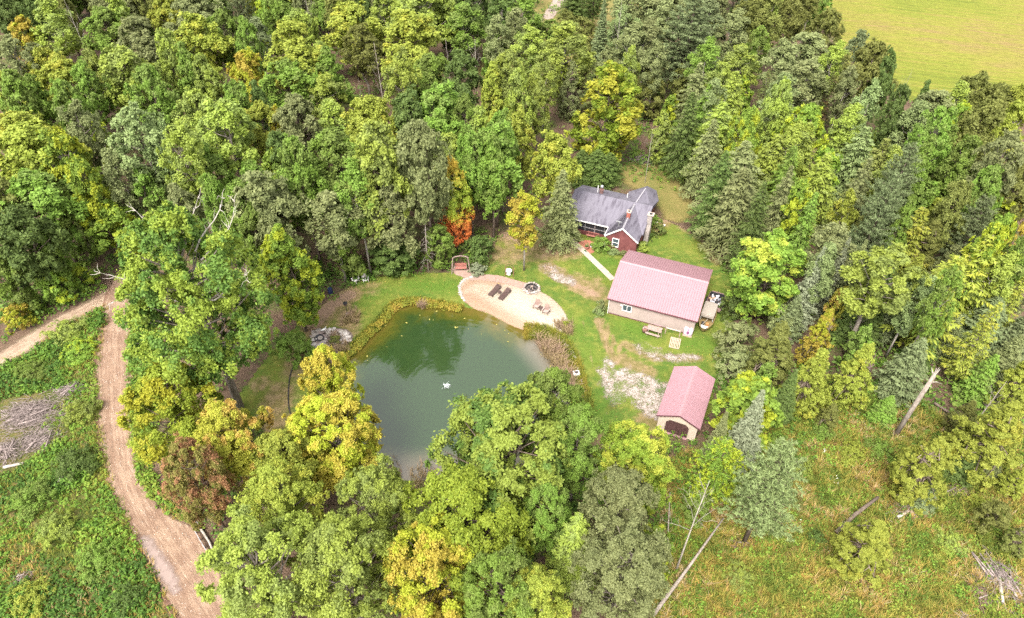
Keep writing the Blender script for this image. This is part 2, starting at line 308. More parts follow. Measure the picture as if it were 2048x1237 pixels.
a = g.math('MULTIPLY', edge_alpha(g, 2.2, 0.9, 0.5), g.step(g.math('ADD', n4, g.math('MULTIPLY', g.step(n1, 0.4, 0.6), 0.25)), 0.46, 0.66))
M_GRAVEL = g.done(g.bsdf(c, 0.9, 0.2, normal=g.bump(g.math('ADD', sep.outputs[0], n4), 0.8, 0.06), alpha=a))
g = G('brick_paving'); br = g.n('ShaderNodeTexBrick'); br.inputs['Scale'].default_value = 2.2; br.inputs['Mortar Size'].default_value = 0.02; g.l(g.pos(), br.inputs['Vector'])
br.inputs['Color1'].default_value = (0.27, 0.165, 0.135, 1); br.inputs['Color2'].default_value = (0.21, 0.125, 0.105, 1); br.inputs['Mortar'].default_value = (0.27, 0.21, 0.17, 1)
c = g.mix(g.step(g.noise(3, 4, 0.7), 0.35, 0.7), br.outputs[0], (0.32, 0.225, 0.18))
M_BRICK = g.done(g.bsdf(c, 0.9, 0.2, normal=g.bump(br.outputs['Fac'], -0.4, 0.02), alpha=edge_alpha(g, 0.12, 2.0, 0.05)))
g = G('pond_water'); d = g.attr('d'); n1 = g.noise(0.28, 4, 0.6, dist=1.0); n2 = g.noise(1.6, 4, 0.65); rp = g.attr('ring', True)
shore = g.math('ADD', g.math('MULTIPLY', d, 0.26), g.math('MULTIPLY', g.math('SUBTRACT', g.math('ADD', g.math('MULTIPLY', n1, 0.6), g.math('MULTIPLY', n2, 0.4)), 0.5), 1.6))
c = g.ramp(shore, [(0.0, (0.10, 0.075, 0.016)), (0.35, (0.060, 0.062, 0.009)), (0.75, (0.026, 0.045, 0.010)), (1.0, (0.020, 0.041, 0.012))])
c = g.mix(g.math('MULTIPLY', g.attr('silt'), 0.95, True), c, g.mix(n1, (0.17, 0.135, 0.10), (0.11, 0.10, 0.075)))
rip = g.noise(1.0, 2, 0.5, g.mul(rp, (1.7, 1.7, 1))); wv = g.n('ShaderNodeTexWave', wave_type='RINGS', rings_direction='SPHERICAL'); wv.inputs['Scale'].default_value = 0.42; wv.inputs['Distortion'].default_value = 1.6; wv.inputs['Detail'].default_value = 1.0; g.l(rp, wv.inputs['Vector'])
hgt = g.math('ADD', g.math('MULTIPLY', wv.outputs['Fac'], 0.35), g.math('ADD', rip, g.math('MULTIPLY', g.noise(5, 2), 0.4)))
b = g.bsdf(c, 0.06, 0.5, normal=g.bump(hgt, 0.10, 0.06)); b.inputs['IOR'].default_value = 1.85
M_WATER = g.done(b)
# --- the sheets
gl = ground_sheet('ground', M_FLOOR)
CLEARING = smooth_poly([(-200,900),(-30,752),(60,706),(110,668),(160,640),(205,612),(214,640),(200,700),(198,800),(206,890),(222,960),(250,1030),(290,1110),(340,1200),(380,1290),(300,1400),(-300,1400)], 2)
clearing = ground_sheet('weedy_clearing', M_CLEAR, CLEARING, 0.004)
VERGE = smooth_poly([(262,640),(275,600),(300,640),(330,700),(330,800),(300,900),(330,1000),(390,1050),(300,1000),(268,900),(258,760)], 2)
verge = ground_sheet('road_verge', M_CLEAR, VERGE, 0.004)
MEADOW = smooth_poly([(1300,1320),(1310,1080),(1330,930),(1400,900),(1480,850),(1580,800),(1660,760),(1740,770),(1830,800),(1900,850),(1990,880),(2110,880),(2400,1000),(2400,1420),(1300,1420)], 2)
meadow = ground_sheet('meadow', M_MEADOW, MEADOW, 0.004)
ROAD = smooth_poly([(236,552),(285,556),(288,580),(276,612),(266,680),(266,760),(268,830),(278,920),(300,990),(340,1035),(385,1056),(420,1110),(445,1160),(462,1210),(480,1290),(400,1290),(362,1237),(325,1180),(285,1105),(243,1015),(212,930),(198,850),(193,740),(196,660),(210,610),(222,575)], 3)
ROADLINE = [(255,550),(240,600),(231,660),(230,740),(233,830),(248,930),(285,1020),(340,1100),(385,1180),(430,1290)]
def lane_coords(line):
    pts = [np.array(at(*p)[:2]) for p in line]; best = np.full(len(GP), 1e9); ac = np.zeros(len(GP)); al = np.zeros(len(GP)); L = 0
    for a, b in zip(pts, pts[1:]):
        ab = b - a; ln = np.linalg.norm(ab); t = np.clip(((GP - a) @ ab) / (ln * ln), 0, 1); q = GP - a - t[:, None] * ab; dd = np.linalg.norm(q, axis=1)
        k = dd < best; cr = (ab[0] * (GP[:, 1] - a[1]) - ab[1] * (GP[:, 0] - a[0])) / ln
        best = np.where(k, dd, best); ac = np.where(k, cr, ac); al = np.where(k, L + t * ln, al); L += ln
    return np.column_stack([ac, al, np.zeros(len(GP))])
lane = lane_coords(ROADLINE)
BERM = smooth_poly([(232,556),(196,640),(187,740),(192,850),(203,930),(232,1020),(272,1110),(312,1185),(350,1250),(380,1290),(420,1290),(370,1237),(335,1180),(290,1095),(252,1010),(222,930),(207,850),(202,740),(206,660),(228,590),(290,560),(292,600),(280,640),(270,600)], 2)
TRAIL = smooth_poly([(-60,790),(-60,745),(0,706),(60,668),(120,632),(175,606),(215,580),(245,555),(300,520),(330,500),(330,520),(290,545),(250,590),(215,612),(165,636),(110,664),(60,702),(0,738)], 2)
trail = ground_sheet('forest_trail', M_TRAIL, TRAIL, 0.008, attrs={'lane': lane_coords([(-40,760),(0,722),(60,686),(120,650),(180,616),(230,580),(300,530)])})
berm = ground_sheet('soil_bank', M_BERM, BERM, 0.012, attrs={'lane': lane, 'across': lane[:, 0]})
road = ground_sheet('dirt_road', M_ROAD, ROAD, 0.016, attrs={'lane': lane, 'across': lane[:, 0]})
WORN = [([(560,790),(540,850)],4,.72),([(520,770)],3,.6),([(600,700),(590,740)],3.5,.7),([(625,655),(660,612),(700,590)],2.6,1.2),([(690,625),(700,660)],3.5,.62),([(740,575)],4,.5),([(1000,510),(1060,505)],5,.62),([(1090,505),(1140,500)],4,.9),
  ([(1095,535),(1150,570),(1190,590)],2.3,1.0),([(1150,560),(1200,585)],3.5,.6),([(1195,640),(1213,690),(1232,725)],.9,.9),([(1206,640),(1232,690),(1256,722)],.5,.8),([(1250,690),(1300,715),(1400,718)],1.3,.72),([(1300,745),(1240,720)],2.0,.75),
  ([(1395,460),(1425,490),(1432,520)],2.2,.8),([(1360,455),(1400,480)],1.4,.5),([(1225,880),(1195,905),(1160,940)],2.6,1.2),([(1010,470),(1060,480)],3.5,1.0),([(1150,690),(1165,740),(1172,800)],.6,.5),([(1168,640),(1176,690),(1190,740)],.5,.45),([(1310,400),(1330,440)],3,1.0),([(1210,600),(1190,560)],2.5,.5),([(1330,845),(1290,840)],2.5,.7)]
LUSH = [([(820,570),(900,575)],2.6,1),([(730,600),(780,580)],2,.6),([(1180,520),(1210,545)],2.2,1),([(1210,520),(1235,530)],2,1),([(1150,545)],1.5,.8),([(1250,650),(1290,670)],2.3,1),([(1380,690),(1420,690)],2.5,.9),([(1185,800),(1200,840)],2.5,.9),([(1330,470),(1300,490)],2,.7),([(1160,640),(1180,720)],2.0,.6),([(1430,590),(1440,640)],1.5,.7)]
lawn = ground_sheet('lawn', M_LAWN, LAWN, 0.008, attrs={'worn': blob_mask(WORN, GP), 'lush': blob_mask(LUSH, GP)})
SAND = smooth_poly([(928,603),(921,588),(919,576),(926,563),(938,557),(953,554),(982,557),(1011,561),(1047,572),(1077,583),(1096,592),(1113,606),(1127,622),(1134,637),(1135,646),(1128,655),(1131,662),(1117,668),(1107,664),(1091,657),(1073,655),(1052,658),(1031,654),(1008,642),(979,626),(950,616)], 3)
sand = ground_sheet('sand_beach', M_SAND, SAND, 0.016, 0.7, attrs={'wet': blob_mask([([(930,600),(970,620),(1030,650),(1060,655)],2.8,1.0),([(924,580),(945,562),(1000,565)],1.4,.7)], GP), 'pale': blob_mask([([(1030,600),(1090,640),(1120,655)],3.6,1.0),([(1000,590),(1060,620)],2.5,.5)], GP)})
PATHB = smooth_poly([(908,532),(908,548),(922,553),(940,562),(955,560),(982,563),(1011,568),(1045,579),(1058,586),(1074,572),(1050,566),(1025,559),(996,551),(967,549),(943,544),(934,536),(926,532)], 2)
bpath = ground_sheet('brick_path', M_BRICK, PATHB, 0.020, 0.6)
GRAV = smooth_poly([(1207,722),(1217,720),(1226,735),(1245,740),(1262,738),(1290,752),(1328,768),(1338,780),(1326,832),(1300,835),(1272,808),(1250,798),(1228,806),(1218,798),(1206,766),(1200,745)], 2)
grav = ground_sheet('gravel_patch', M_GRAVEL, GRAV, 0.012, 1.6)
for q in ([(1085,536),(1100,530),(1120,545),(1148,560),(1140,570),(1115,562)], [(1275,690),(1300,697),(1350,712),(1400,715),(1380,725),(1320,718),(1280,705)], [(1212,800),(1226,806),(1236,822),(1222,824)]):
    ground_sheet('gravel_patch', M_GRAVEL, smooth_poly(q, 2), 0.012, 1.2)
PATIO = smooth_poly([(1152,488),(1172,480),(1192,488),(1190,503),(1178,508),(1164,500)], 2)
g = G('red_paving'); c = g.mix(g.step(g.noise(4, 4, 0.7), 0.3, 0.7), (0.34, 0.105, 0.07), (0.28, 0.14, 0.10)); M_PATIO = g.done(g.bsdf(c, 0.85, 0.2, alpha=edge_alpha(g, 0.2, 2, 0.08)))
ground_sheet('brick_patio', M_PATIO, PATIO, 0.016, 0.6)
pale = G('puddle_mud'); pb = pale.bsdf(pale.mix(pale.noise(0.8, 3), (0.25, 0.18, 0.155), (0.21, 0.155, 0.13)), 0.25, 0.5, alpha=edge_alpha(pale, 0.7, 1.2, 0.35)); M_PUD = pale.done(pb)
ground_sheet('puddle', M_PUD, smooth_poly([(281,1078),(294,1070),(316,1098),(340,1132),(357,1166),(362,1184),(350,1188),(330,1168),(306,1135)], 2), 0.020, 0.6)
# pond: one flat sheet reaching under the bank
X = np.arange(POND[:, 0].min() - 1.5, POND[:, 0].max() + 1.5, 0.4); Y = np.arange(POND[:, 1].min() - 1.5, POND[:, 1].max() + 1.5, 0.4)
x, y = np.meshgrid(X, Y); P = np.stack([x.ravel(), y.ravel()], 1); sd = sdf(P, POND); n = len(X); i, j = np.meshgrid(np.arange(n - 1), np.arange(len(Y) - 1)); c_ = (j * n + i).ravel()
F = np.stack([c_, c_ + 1, c_ + n + 1, c_ + n], 1); F = F[(sd[F] > -0.9).any(1)]; used = np.unique(F); m = np.zeros(len(P), np.int32); m[used] = np.arange(len(used))
FOUNT = np.array(at(893, 772)[:2])
po = np_mesh('pond_water', np.column_stack([P, np.full(len(P), -0.22)])[used], m[F], M_WATER, None, {'d': ('POINT', sd[used]), 'ring': ('POINT', np.column_stack([P - FOUNT, np.zeros(len(P))])[used]),
    'silt': ('POINT', blob_mask([([(1075,690),(1105,725),(1130,780)],3.6,1.0),([(780,940),(880,942),(960,930)],3.6,.9),([(1075,680)],3,.9)], P)[used])}, smooth=True); po['kind'] = 'structure'
FIELD = smooth_poly([(1618,-60),(1640,0),(1660,60),(1690,110),(1740,150),(1790,185),(1850,208),(1940,222),(2060,240),(2250,260),(2350,120),(2330,-70),(1950,-90)], 2)
field = flat_sheet('hay_field', M_FIELD, FIELD, 0.02, 2.0)
GLADE = smooth_poly([(960,150),(980,90),(1050,40),(1070,-20),(1160,-40),(1230,-30),(1320,30),(1350,90),(1320,160),(1240,190),(1180,170),(1130,190),(1060,180),(1010,170)], 2)
glade = flat_sheet('glade', M_GLADE, GLADE, 0.02, 1.5)
g = G('track_gravel'); c = g.mix(g.noise(1.2, 4), (0.24, 0.18, 0.15), (0.30, 0.24, 0.20)); M_TRACK = g.done(g.bsdf(c, 0.9, alpha=edge_alpha(g, 0.8, 0.5, 0.2)))
flat_sheet('gravel_track', M_TRACK, smooth_poly([(1085,35),(1100,12),(1115,-10),(1150,-40),(1165,-30),(1135,0),(1118,18),(1105,38)], 2), 0.026, 1.0)
ground_sheet('glade', M_GLADE, smooth_poly([(1230,350),(1250,325),(1310,315),(1350,350),(1385,400),(1380,440),(1330,440),(1310,400),(1260,375)], 2), 0.006, 3.0)
# ------------------------------------------------------------------ buildings
def roof_mat(name, c, rough=0.45):
    g = G(name); n = g.noise(0.6, 3, 0.6, g.obj()); n2 = g.noise(3, 4, 0.6, g.obj()); k = g.mix(g.math('MULTIPLY', g.step(n, 0.4, 0.7), 0.25), c, tuple(x * 0.82 for x in c)); n3 = g.noise(1.0, 5, 0.7, g.mul(g.obj(), (7, 0.5, 0.5))); k = g.mix(g.math('MULTIPLY', g.step(n3, 0.5, 0.75), 0.35), k, tuple(x * 0.72 for x in c)); k = g.mix(g.math('MULTIPLY', g.step(n2, 0.62, 0.8), 0.25), k, (0.30, 0.22, 0.19))
    return g.done(g.bsdf(k, rough, 0.5))
M_PINK = roof_mat('pink_metal_roofing', (0.268, 0.148, 0.166)); M_PINKTRIM = plain('pink_trim', (0.32, 0.18, 0.195), 0.45, 0.1); M_MAROON = plain('maroon_trim', (0.10, 0.035, 0.045), 0.5, 0.15)
M_BEIGE = plain('beige_siding', (0.335, 0.265, 0.240), 0.75, 0.08, 1.5); M_TAN = plain('tan_siding', (0.42, 0.345, 0.275), 0.7, 0.08); M_WHITE = plain('white_paint', (0.70, 0.68, 0.66), 0.5, 0.06)
M_GLASS = plain('dark_glass', (0.05, 0.065, 0.08), 0.08, 0.2, spec=0.7); M_SCREEN = plain('dark_screen', (0.018, 0.018, 0.022), 0.5, 0.3)
M_RED = plain('red_siding', (0.125, 0.036, 0.036), 0.75, 0.22, 1.2, c2=(0.155, 0.052, 0.048)); M_CONC = plain('concrete', (0.36, 0.29, 0.24), 0.9, 0.12, 2.5); M_CHBRICK = plain('chimney_brick', (0.28, 0.09, 0.065), 0.85, 0.25, 9); M_STONE = plain('pale_stone', (0.27, 0.235, 0.215), 0.9, 0.28, 5, bump=0.4); M_METAL = plain('galvanised_metal', (0.55, 0.55, 0.56), 0.35, 0.1, metal=0.7)
g = G('grey_shingles'); v = g.obj(); n = g.noise(1.2, 4, 0.7, g.mul(v, (1.6, 0.35, 0.35))); n2 = g.noise(18, 3, 0.7, v); n1 = g.noise(0.35, 3, 0.6, v)
c = g.mix(g.step(n, 0.38, 0.66), (0.135, 0.124, 0.150), (0.100, 0.090, 0.113)); c = g.mix(g.step(g.math('ADD', g.math('MULTIPLY', n, 0.7), g.math('MULTIPLY', n1, 0.3)), 0.50, 0.66), c, (0.056, 0.047, 0.063)); c = g.mix(g.math('MULTIPLY', n2, 0.3), c, (0.155, 0.142, 0.168))
wv = g.n('ShaderNodeTexWave', wave_type='BANDS', bands_direction='Z'); wv.inputs['Scale'].default_value = 5.0; g.l(v, wv.inputs['Vector'])
M_SHINGLE = g.done(g.bsdf(c, 0.75, 0.3, normal=g.bump(g.math('ADD', wv.outputs['Fac'], n2), 0.35, 0.02)))
M_DOOR = plain('brown_roll_door', (0.075, 0.038, 0.036), 0.6, 0.2, 3)
DK_WOOD = plain('dark_brown_wood', (0.075, 0.045, 0.04), 0.7, 0.3); WOOD = plain('weathered_wood', (0.34, 0.25, 0.20), 0.85, 0.25); REDWOOD = plain('red_stained_wood', (0.30, 0.12, 0.095), 0.75, 0.2); BLACKM = plain('black_metal', (0.03, 0.03, 0.033), 0.5, 0.3)
def ribbed(name, u0, u1, A, B, mat, root, pitch=0.30, rib=0.055, thick=0.05):
    """roof slope along u from edge A=(v,z) (eave) to B=(v,z) (ridge): sheet with a standing rib every pitch metres"""
    b = MB(); A, B = Vector((0, *A)), Vector((0, *B)); nrm = Vector((1, 0, 0)).cross(B - A).normalized(); nrm = nrm if nrm.z > 0 else -nrm
    b.slab([(u0, A.y, A.z), (u1, A.y, A.z), (u1, B.y, B.z), (u0, B.y, B.z)], thick); n = int((u1 - u0) / pitch)
    for k in range(n + 1):
        u = u0 + 0.02 + k * (u1 - u0 - 0.04) / n; lo, hi = (A, B); w0, w1 = 0.065, 0.03
        pts = [Vector((u + s, p.y, p.z)) + nrm * h for p in (lo, hi) for s, h in ((-w0, 0.002), (-w1, rib), (w1, rib), (w0, 0.002))]
        b.add(pts, [(0, 1, 5, 4), (1, 2, 6, 5), (2, 3, 7, 6), (0, 3, 2, 1), (4, 5, 6, 7)])
    for t in (.34, .68):
        m = A.lerp(B, t); m2 = A.lerp(B, t + .012); b.add([(u0 + .01, m.y, m.z + .012), (u1 - .01, m.y, m.z + .012), (u1 - .01, m2.y, m2.z + .002), (u0 + .01, m2.y, m2.z + .002), (u0 + .01, m.y, m.z), (u1 - .01, m.y, m.z)], [(0, 1, 2, 3), (0, 4, 5, 1)])
    return b.build(name, mat, root)
def window(root, name, cx, cz, wd, ht, vy, vertical_split=True, facing=-1, axis='v'):
    """window in a wall whose outer face is at v = vy (facing -v)"""
    f = MB(); t = 0.09; a, b, c, d = cx - wd / 2, cx + wd / 2, cz - ht / 2, cz + ht / 2; y0, y1 = vy - 0.06, vy + 0.03
    f.box(a - t, b + t, y0, y1, d, d + t).box(a - t, b + t, y0 - 0.02, y1, c - t, c).box(a - t, a, y0, y1, c, d).box(b, b + t, y0, y1, c, d)
    if vertical_split: f.box(cx - 0.03, cx + 0.03, y0, y1, c, d)
    else: f.box(a, b, y0, y1, cz - 0.03, cz + 0.03)
    fo = f.build(name, M_WHITE, root)
    halves = [(a, cx - 0.03, c, d), (cx + 0.03, b, c, d)] if vertical_split else [(a, b, c, cz - 0.03), (a, b, cz + 0.03, d)]
    for h in halves: MB().box(h[0], h[1], vy - 0.025, vy - 0.004, h[2], h[3]).build('pane', M_GLASS, fo)
    return fo
YB = math.radians(-22)
# barn with ribbed pink metal roof: u along the ridge, v toward the back
o_ = (at(1213, 598, 2.7) + at(1393, 646, 2.7) + at(1260, 500, 2.7) + at(1427, 538, 2.7)) / 4
barn = empty('barn', (o_.x, o_.y, 0), YB, 'big barn with ribbed pink metal roof and plain beige walls', 'barn')
bu, bv, be, brd = 5.6, 5.25, 2.7, 4.75
MB().box(-bu + .18, bu - .18, -bv + .30, -bv + .44, 0, be + .1).build('wall', M_BEIGE, barn); MB().box(-bu + .18, bu - .18, bv - .44, bv - .30, 0, be + .1).build('wall', M_BEIGE, barn)
for s in (-1, 1):
    x = s * (bu - .25); MB().prism([(-bv + .44, 0), (bv - .44, 0), (bv - .44, be + .05), (0, brd - .12), (-bv + .44, be + .05)], 'x', x - .07, x + .07).build('wall', M_BEIGE, barn)
ribbed('roof_slope', -bu, bu, (-bv, be), (-.02, brd), M_PINK, barn); ribbed('roof_slope', -bu, bu, (bv, be), (.02, brd), M_PINK, barn)
MB().prism([(-.24, brd - .045), (0, brd + .07), (.24, brd - .045), (.2, brd - .08), (-.2, brd - .08)], 'x', -bu - .02, bu + .02).build('ridge_cap', M_PINKTRIM, barn)
MB().box(-bu, bu, -bv - .02, -bv + .02, be - .20, be - .055).build('eave_trim', M_MAROON, barn)
for s in (-1, 1):
    b = MB()
    for t in (-1, 1): b.bar((s * (bu + .03), t * bv, be - .06), (s * (bu + .03), 0, brd - .06), .05, .18)
    b.build('gable_trim', M_PINKTRIM, barn)
window(barn, 'window', -3.05, 1.62, 1.05, .85, -bv + .30)
MB().box(-3.95, -3.75, -bv + .22, -bv + .298, 1.85, 1.95).build('wall_lamp', M_WHITE, barn)
MB().box(-bu + .2, bu - .2, -bv + .26, -bv + .298, 0, .12).build('base_trim', M_MAROON, barn)
b = MB(); b.tube([(-bu + .2, -bv + .2, 0), (-bu + .2, -bv + .2, be - .2)], .045, 8).build('downspout', M_WHITE, barn)
# small garage
YG = math.radians(-24); hg = 2.5; gc = (at(1348.5, 734, hg) + at(1432, 761, hg) + at(1315.5, 831, hg) + at(1396.5, 857, hg)) / 4
gar = empty('garage', (gc.x, gc.y, 0), YG, 'small garage with ribbed pink metal roof and brown roll door', 'garage')
gu, gv, ge, gr = 2.32, 3.75, 2.5, 3.6       # here the ridge runs along v
R2 = empty('roof', (0, 0, 0), PI / 2); R2.parent = gar
ribbed('roof_slope', -gv, gv, (-gu, ge), (-.015, gr), M_PINK, R2); ribbed('roof_slope', -gv, gv, (gu, ge), (.015, gr), M_PINK, R2)
MB().prism([(-.2, gr - .05), (0, gr + .07), (.2, gr - .05), (.16, gr - .09), (-.16, gr - .09)], 'y', -gv - .02, gv + .02).build('ridge_cap', M_PINKTRIM, gar)
for s in (-1, 1): MB().box(s * (gu - .32) - .06, s * (gu - .32) + .06, -gv + .28, gv - .28, 0, ge + .10).build('wall', M_TAN, gar)
MB().prism([(-gu + .26, 0), (gu - .26, 0), (gu - .26, ge + .03), (0, gr - .14), (-gu + .26, ge + .03)], 'y', gv - .28, gv - .16).build('wall', M_TAN, gar)
fw = MB(); dw, dh = 1.22, 2.18; hw = gu - .26; n = 22
fw.prism([(-hw, 0), (-dw, 0), (-dw, dh - .4), (-dw + .4, dh), (dw - .4, dh), (dw, dh - .4), (dw, 0), (hw, 0), (hw, ge + .03), (0, gr - .14), (-hw, ge + .03)], 'y', -gv + .18, -gv + .28); fw.build('wall', M_TAN, gar)
sd_ = MB()
for k in range(n):
    z = .05 + k * .15; hx = hw if z < ge else hw * (gr - .16 - z) / (gr - .16 - ge)
    if hx < .1: break
    segs = [(-hx, hx)] if z > dh else ([(-hx, -dw - .09 + max(0, z - dh + .4)), (dw + .09 - max(0, z - dh + .4), hx)])
    for a, b_ in segs: sd_.add([(a, -gv + .14, z), (b_, -gv + .14, z), (b_, -gv + .176, z + .14), (a, -gv + .176, z + .14), (a, -gv + .178, z), (b_, -gv + .178, z)], [(0, 1, 2, 3), (0, 4, 5, 1), (1, 5, 2), (0, 3, 4)])
sd_ = sd_.build('siding', M_TAN, gar); sd_['kind'] = 'stuff'
dr = MB(); dr.prism([(-dw, .02), (dw, .02), (dw, dh - .4), (dw - .4, dh), (-dw + .4, dh), (-dw, dh - .4)], 'y', -gv + .30, -gv + .34); dro = dr.build('roll_door', M_DOOR, gar)
rb = MB()
for k in range(14): rb.box(-dw + .02, dw - .02, -gv + .28, -gv + .299, .05 + k * .125, .12 + k * .125)
rb = rb.build('door_ribs', M_DOOR, dro); rb['kind'] = 'stuff'
MB().box(-dw - .1, dw + .1, -gv + .0, -gv + .27, 0, .07).build('door_sill', M_PINKTRIM, gar)
b = MB()
for s in (-1, 1): b.bar((s * gu, -gv - .03, ge - .08), (0, -gv - .03, gr - .08), .06, .16)
b.build('gable_trim', M_MAROON, gar)
# house: u along the main ridge, v toward the back
O = at(1272, 406, 4.45); YH = math.radians(-22); hs_ = empty('house', (O.x, O.y, 0), YH, 'grey-roofed red house with white trim, chimneys and a front gable', 'house')
def hl(x, y, h): p = at(x, y, h) - Vector((O.x, O.y, 0)); c, s = math.cos(-YH), math.sin(-YH); return (p.x * c - p.y * s, p.x * s + p.y * c, h)
RG, EV = 4.45, 2.6; UL, UR = -9.2, 2.45; VF, VR = -4.55, 4.4
wl, wr_ = hl(1209.5, 470, EV)[0], hl(1276, 487, EV)[0]; wc = (wl + wr_) / 2; wv_ = (hl(1209.5, 470, EV)[1] + hl(1276, 487, EV)[1]) / 2
S1 = MB(); S1.slab([(UL, VF, EV), (UR, VF, EV), (UR, 0, RG), (UL, 0, RG)], .14).build('roof_slope', M_SHINGLE, hs_)
S2 = MB(); S2.slab([(UL, 0, RG), (UR, 0, RG), (UR, VR, EV), (UL, VR, EV)], .14).build('roof_slope', M_SHINGLE, hs_)
MB().prism([(-.14, RG - .05), (0, RG + .035), (.14, RG - .05)], 'x', UL, UR).build('ridge_cap', M_SHINGLE, hs_)
# front wing with gable; its ridge dies into the main ridge
WR = RG - .05
MB().add([(wl, wv_, EV), (wc, wv_, WR), (wc, -.15, WR), (wl, VF + .2, EV + .06)], [(0, 3, 2, 1)]).slab([(wl, wv_, EV), (wc, wv_, WR), (wc, -.12, WR), (wl, VF + .5, EV + .0)], .12).build('roof_slope', M_SHINGLE, hs_)
MB().slab([(wc, wv_, WR), (wr_, wv_, EV), (wr_, VF + .5, EV), (wc, -.12, WR)], .12).build('roof_slope', M_SHINGLE, hs_)
M_RIDGE = plain('pale_ridge_vent', (0.25, 0.235, 0.255), 0.6, 0.15)
MB().prism([(wc - .13, WR - .06), (wc, WR + .05), (wc + .13, WR - .06)], 'y', wv_ + .0, -.25).build('ridge_cap', M_RIDGE, hs_)
wall_in = .22
MB().prism([(wl + wall_in, 0), (wr_ - wall_in, 0), (wr_ - wall_in, EV - .05), (wc, WR - .22), (wl + wall_in, EV - .05)], 'y', wv_ + .22, wv_ + .36).build('wall', M_RED, hs_)
lap = MB()
for k in range(30):
    z = .04 + k * .14; hx = (wr_ - wl) / 2 - wall_in
    if z > EV - .05: hx *= (WR - .24 - z) / (WR - .24 - EV + .05)
    if hx < .12: break
    lap.add([(wc - hx, wv_ + .185, z), (wc + hx, wv_ + .185, z), (wc + hx, wv_ + .217, z + .13), (wc - hx, wv_ + .217, z + .13), (wc - hx, wv_ + .218, z), (wc + hx, wv_ + .218, z)], [(0, 1, 2, 3), (0, 4, 5, 1)])
lap = lap.build('siding', M_RED, hs_); lap['kind'] = 'stuff'
MB().box(wr_ - wall_in - .14, wr_ - wall_in, wv_ + .36, VF + .6, 0, EV - .1).build('wall', M_RED, hs_); MB().box(wl + wall_in, wl + wall_in + .14, wv_ + .36, VF + .6, 0, EV - .1).build('wall', M_RED, hs_)
b = MB()
for a, c in (((wl, wv_ - .03, EV - .07), (wc, wv_ - .03, WR - .07)), ((wr_, wv_ - .03, EV - .07), (wc, wv_ - .03, WR - .07))): b.bar(a, c, .05, .19)
b.bar((wl - .03, wv_, EV - .08), (wl - .03, VF + .2, EV - .08), .06, .16); b.build('fascia', M_WHITE, hs_)
MB().box(UL, wl, VF - .05, VF - .003, EV - .17, EV + .0).build('fascia', M_WHITE, hs_)
w0 = hl(1232, 484.5, 1.5); window(hs_, 'window', min(max(w0[0], wl + 1.2), wc - .1), 1.62, .78, 1.25, wv_ + .18, False)
# body walls of the main range and the dark screened porch
MB().box(UL + .3, UR - .3, VR - .5, VR - .36, 0, EV - .1).build('wall', M_RED, hs_); MB().box(UL + .3, wl + .2, VF + 2.2, VF + 2.34, 0, EV + .7).build('wall', M_RED, hs_)
MB().box(wr_ - .3, UR - .3, VF + .35, VF + .49, 0, EV - .1).build('wall', M_RED, hs_)
for x in (UL + .3, UR - .3): MB().prism([(VF + .5, 0), (VR - .5, 0), (VR - .5, EV), (0, RG - .18), (VF + .5, EV)], 'x', x - .07, x + .07).build('wall', M_RED, hs_)
MB().box(UL + .4, wl + .2, VF + .35, VF + .40, .75, EV - .17).build('porch_screen', M_SCREEN, hs_); MB().box(UL + .4, wl + .2, VF + .34, VF + .44, 0, .75).build('porch_wall', M_RED, hs_)
b = MB()
for k in range(7):
    x = wl - .6 - k * 1.45; b.box(x - .04, x + .04, VF + .28, VF + .345, .75, EV - .17)
b.box(UL + .4, wl + .2, VF + .28, VF + .345, 1.35, 1.41); b.build('porch_frame', M_METAL, hs_)
# rear wing with hipped end
ra = hl(1291.5, 377, RG); lc, rc = hl(1257, 384, EV), hl(1317.5, 401, EV); rv = ra[1]
hipv = rv + 1.9; lx, rx = lc[0], rc[0]
MB().slab([(0, .1, RG - .02), (ra[0], rv, RG - .02), (lx, lc[1], EV), (lx + .5, VR - 1.2, EV + .45)], .12).build('roof_slope', M_SHINGLE, hs_)
MB().slab([(ra[0], rv, RG - .02), (0, .1, RG - .02), (2.3, .55, EV + .75), (rx, rc[1], EV)], .12).build('roof_slope', M_SHINGLE, hs_)
MB().slab([(ra[0], rv, RG - .02), (rx, rc[1], EV), (rx - .9, hipv + 1.0, EV), (ra[0] - .4, hipv + 1.7, EV)], .12).build('roof_slope', M_SHINGLE, hs_)
MB().slab([(ra[0], rv, RG - .02), (ra[0] - .4, hipv + 1.7, EV), (lx, lc[1], EV)], .12).build('roof_slope', M_SHINGLE, hs_)
b = MB(); b.bar((0, .1, RG + .02), (ra[0], rv, RG + .02), .16, .05).build('ridge_cap', M_RIDGE, hs_)
MB().prism([(rx - .35, rc[1] - .1), (rx - 1.15, hipv + .75), (ra[0] - .4, hipv + 1.35), (lx + .4, lc[1] + .1), (lx + .6, VR - .4), (UR - .35, VR - .4), (UR - .35, 1.2)], 'z', 0, EV - .12).build('wall', M_RED, hs_)
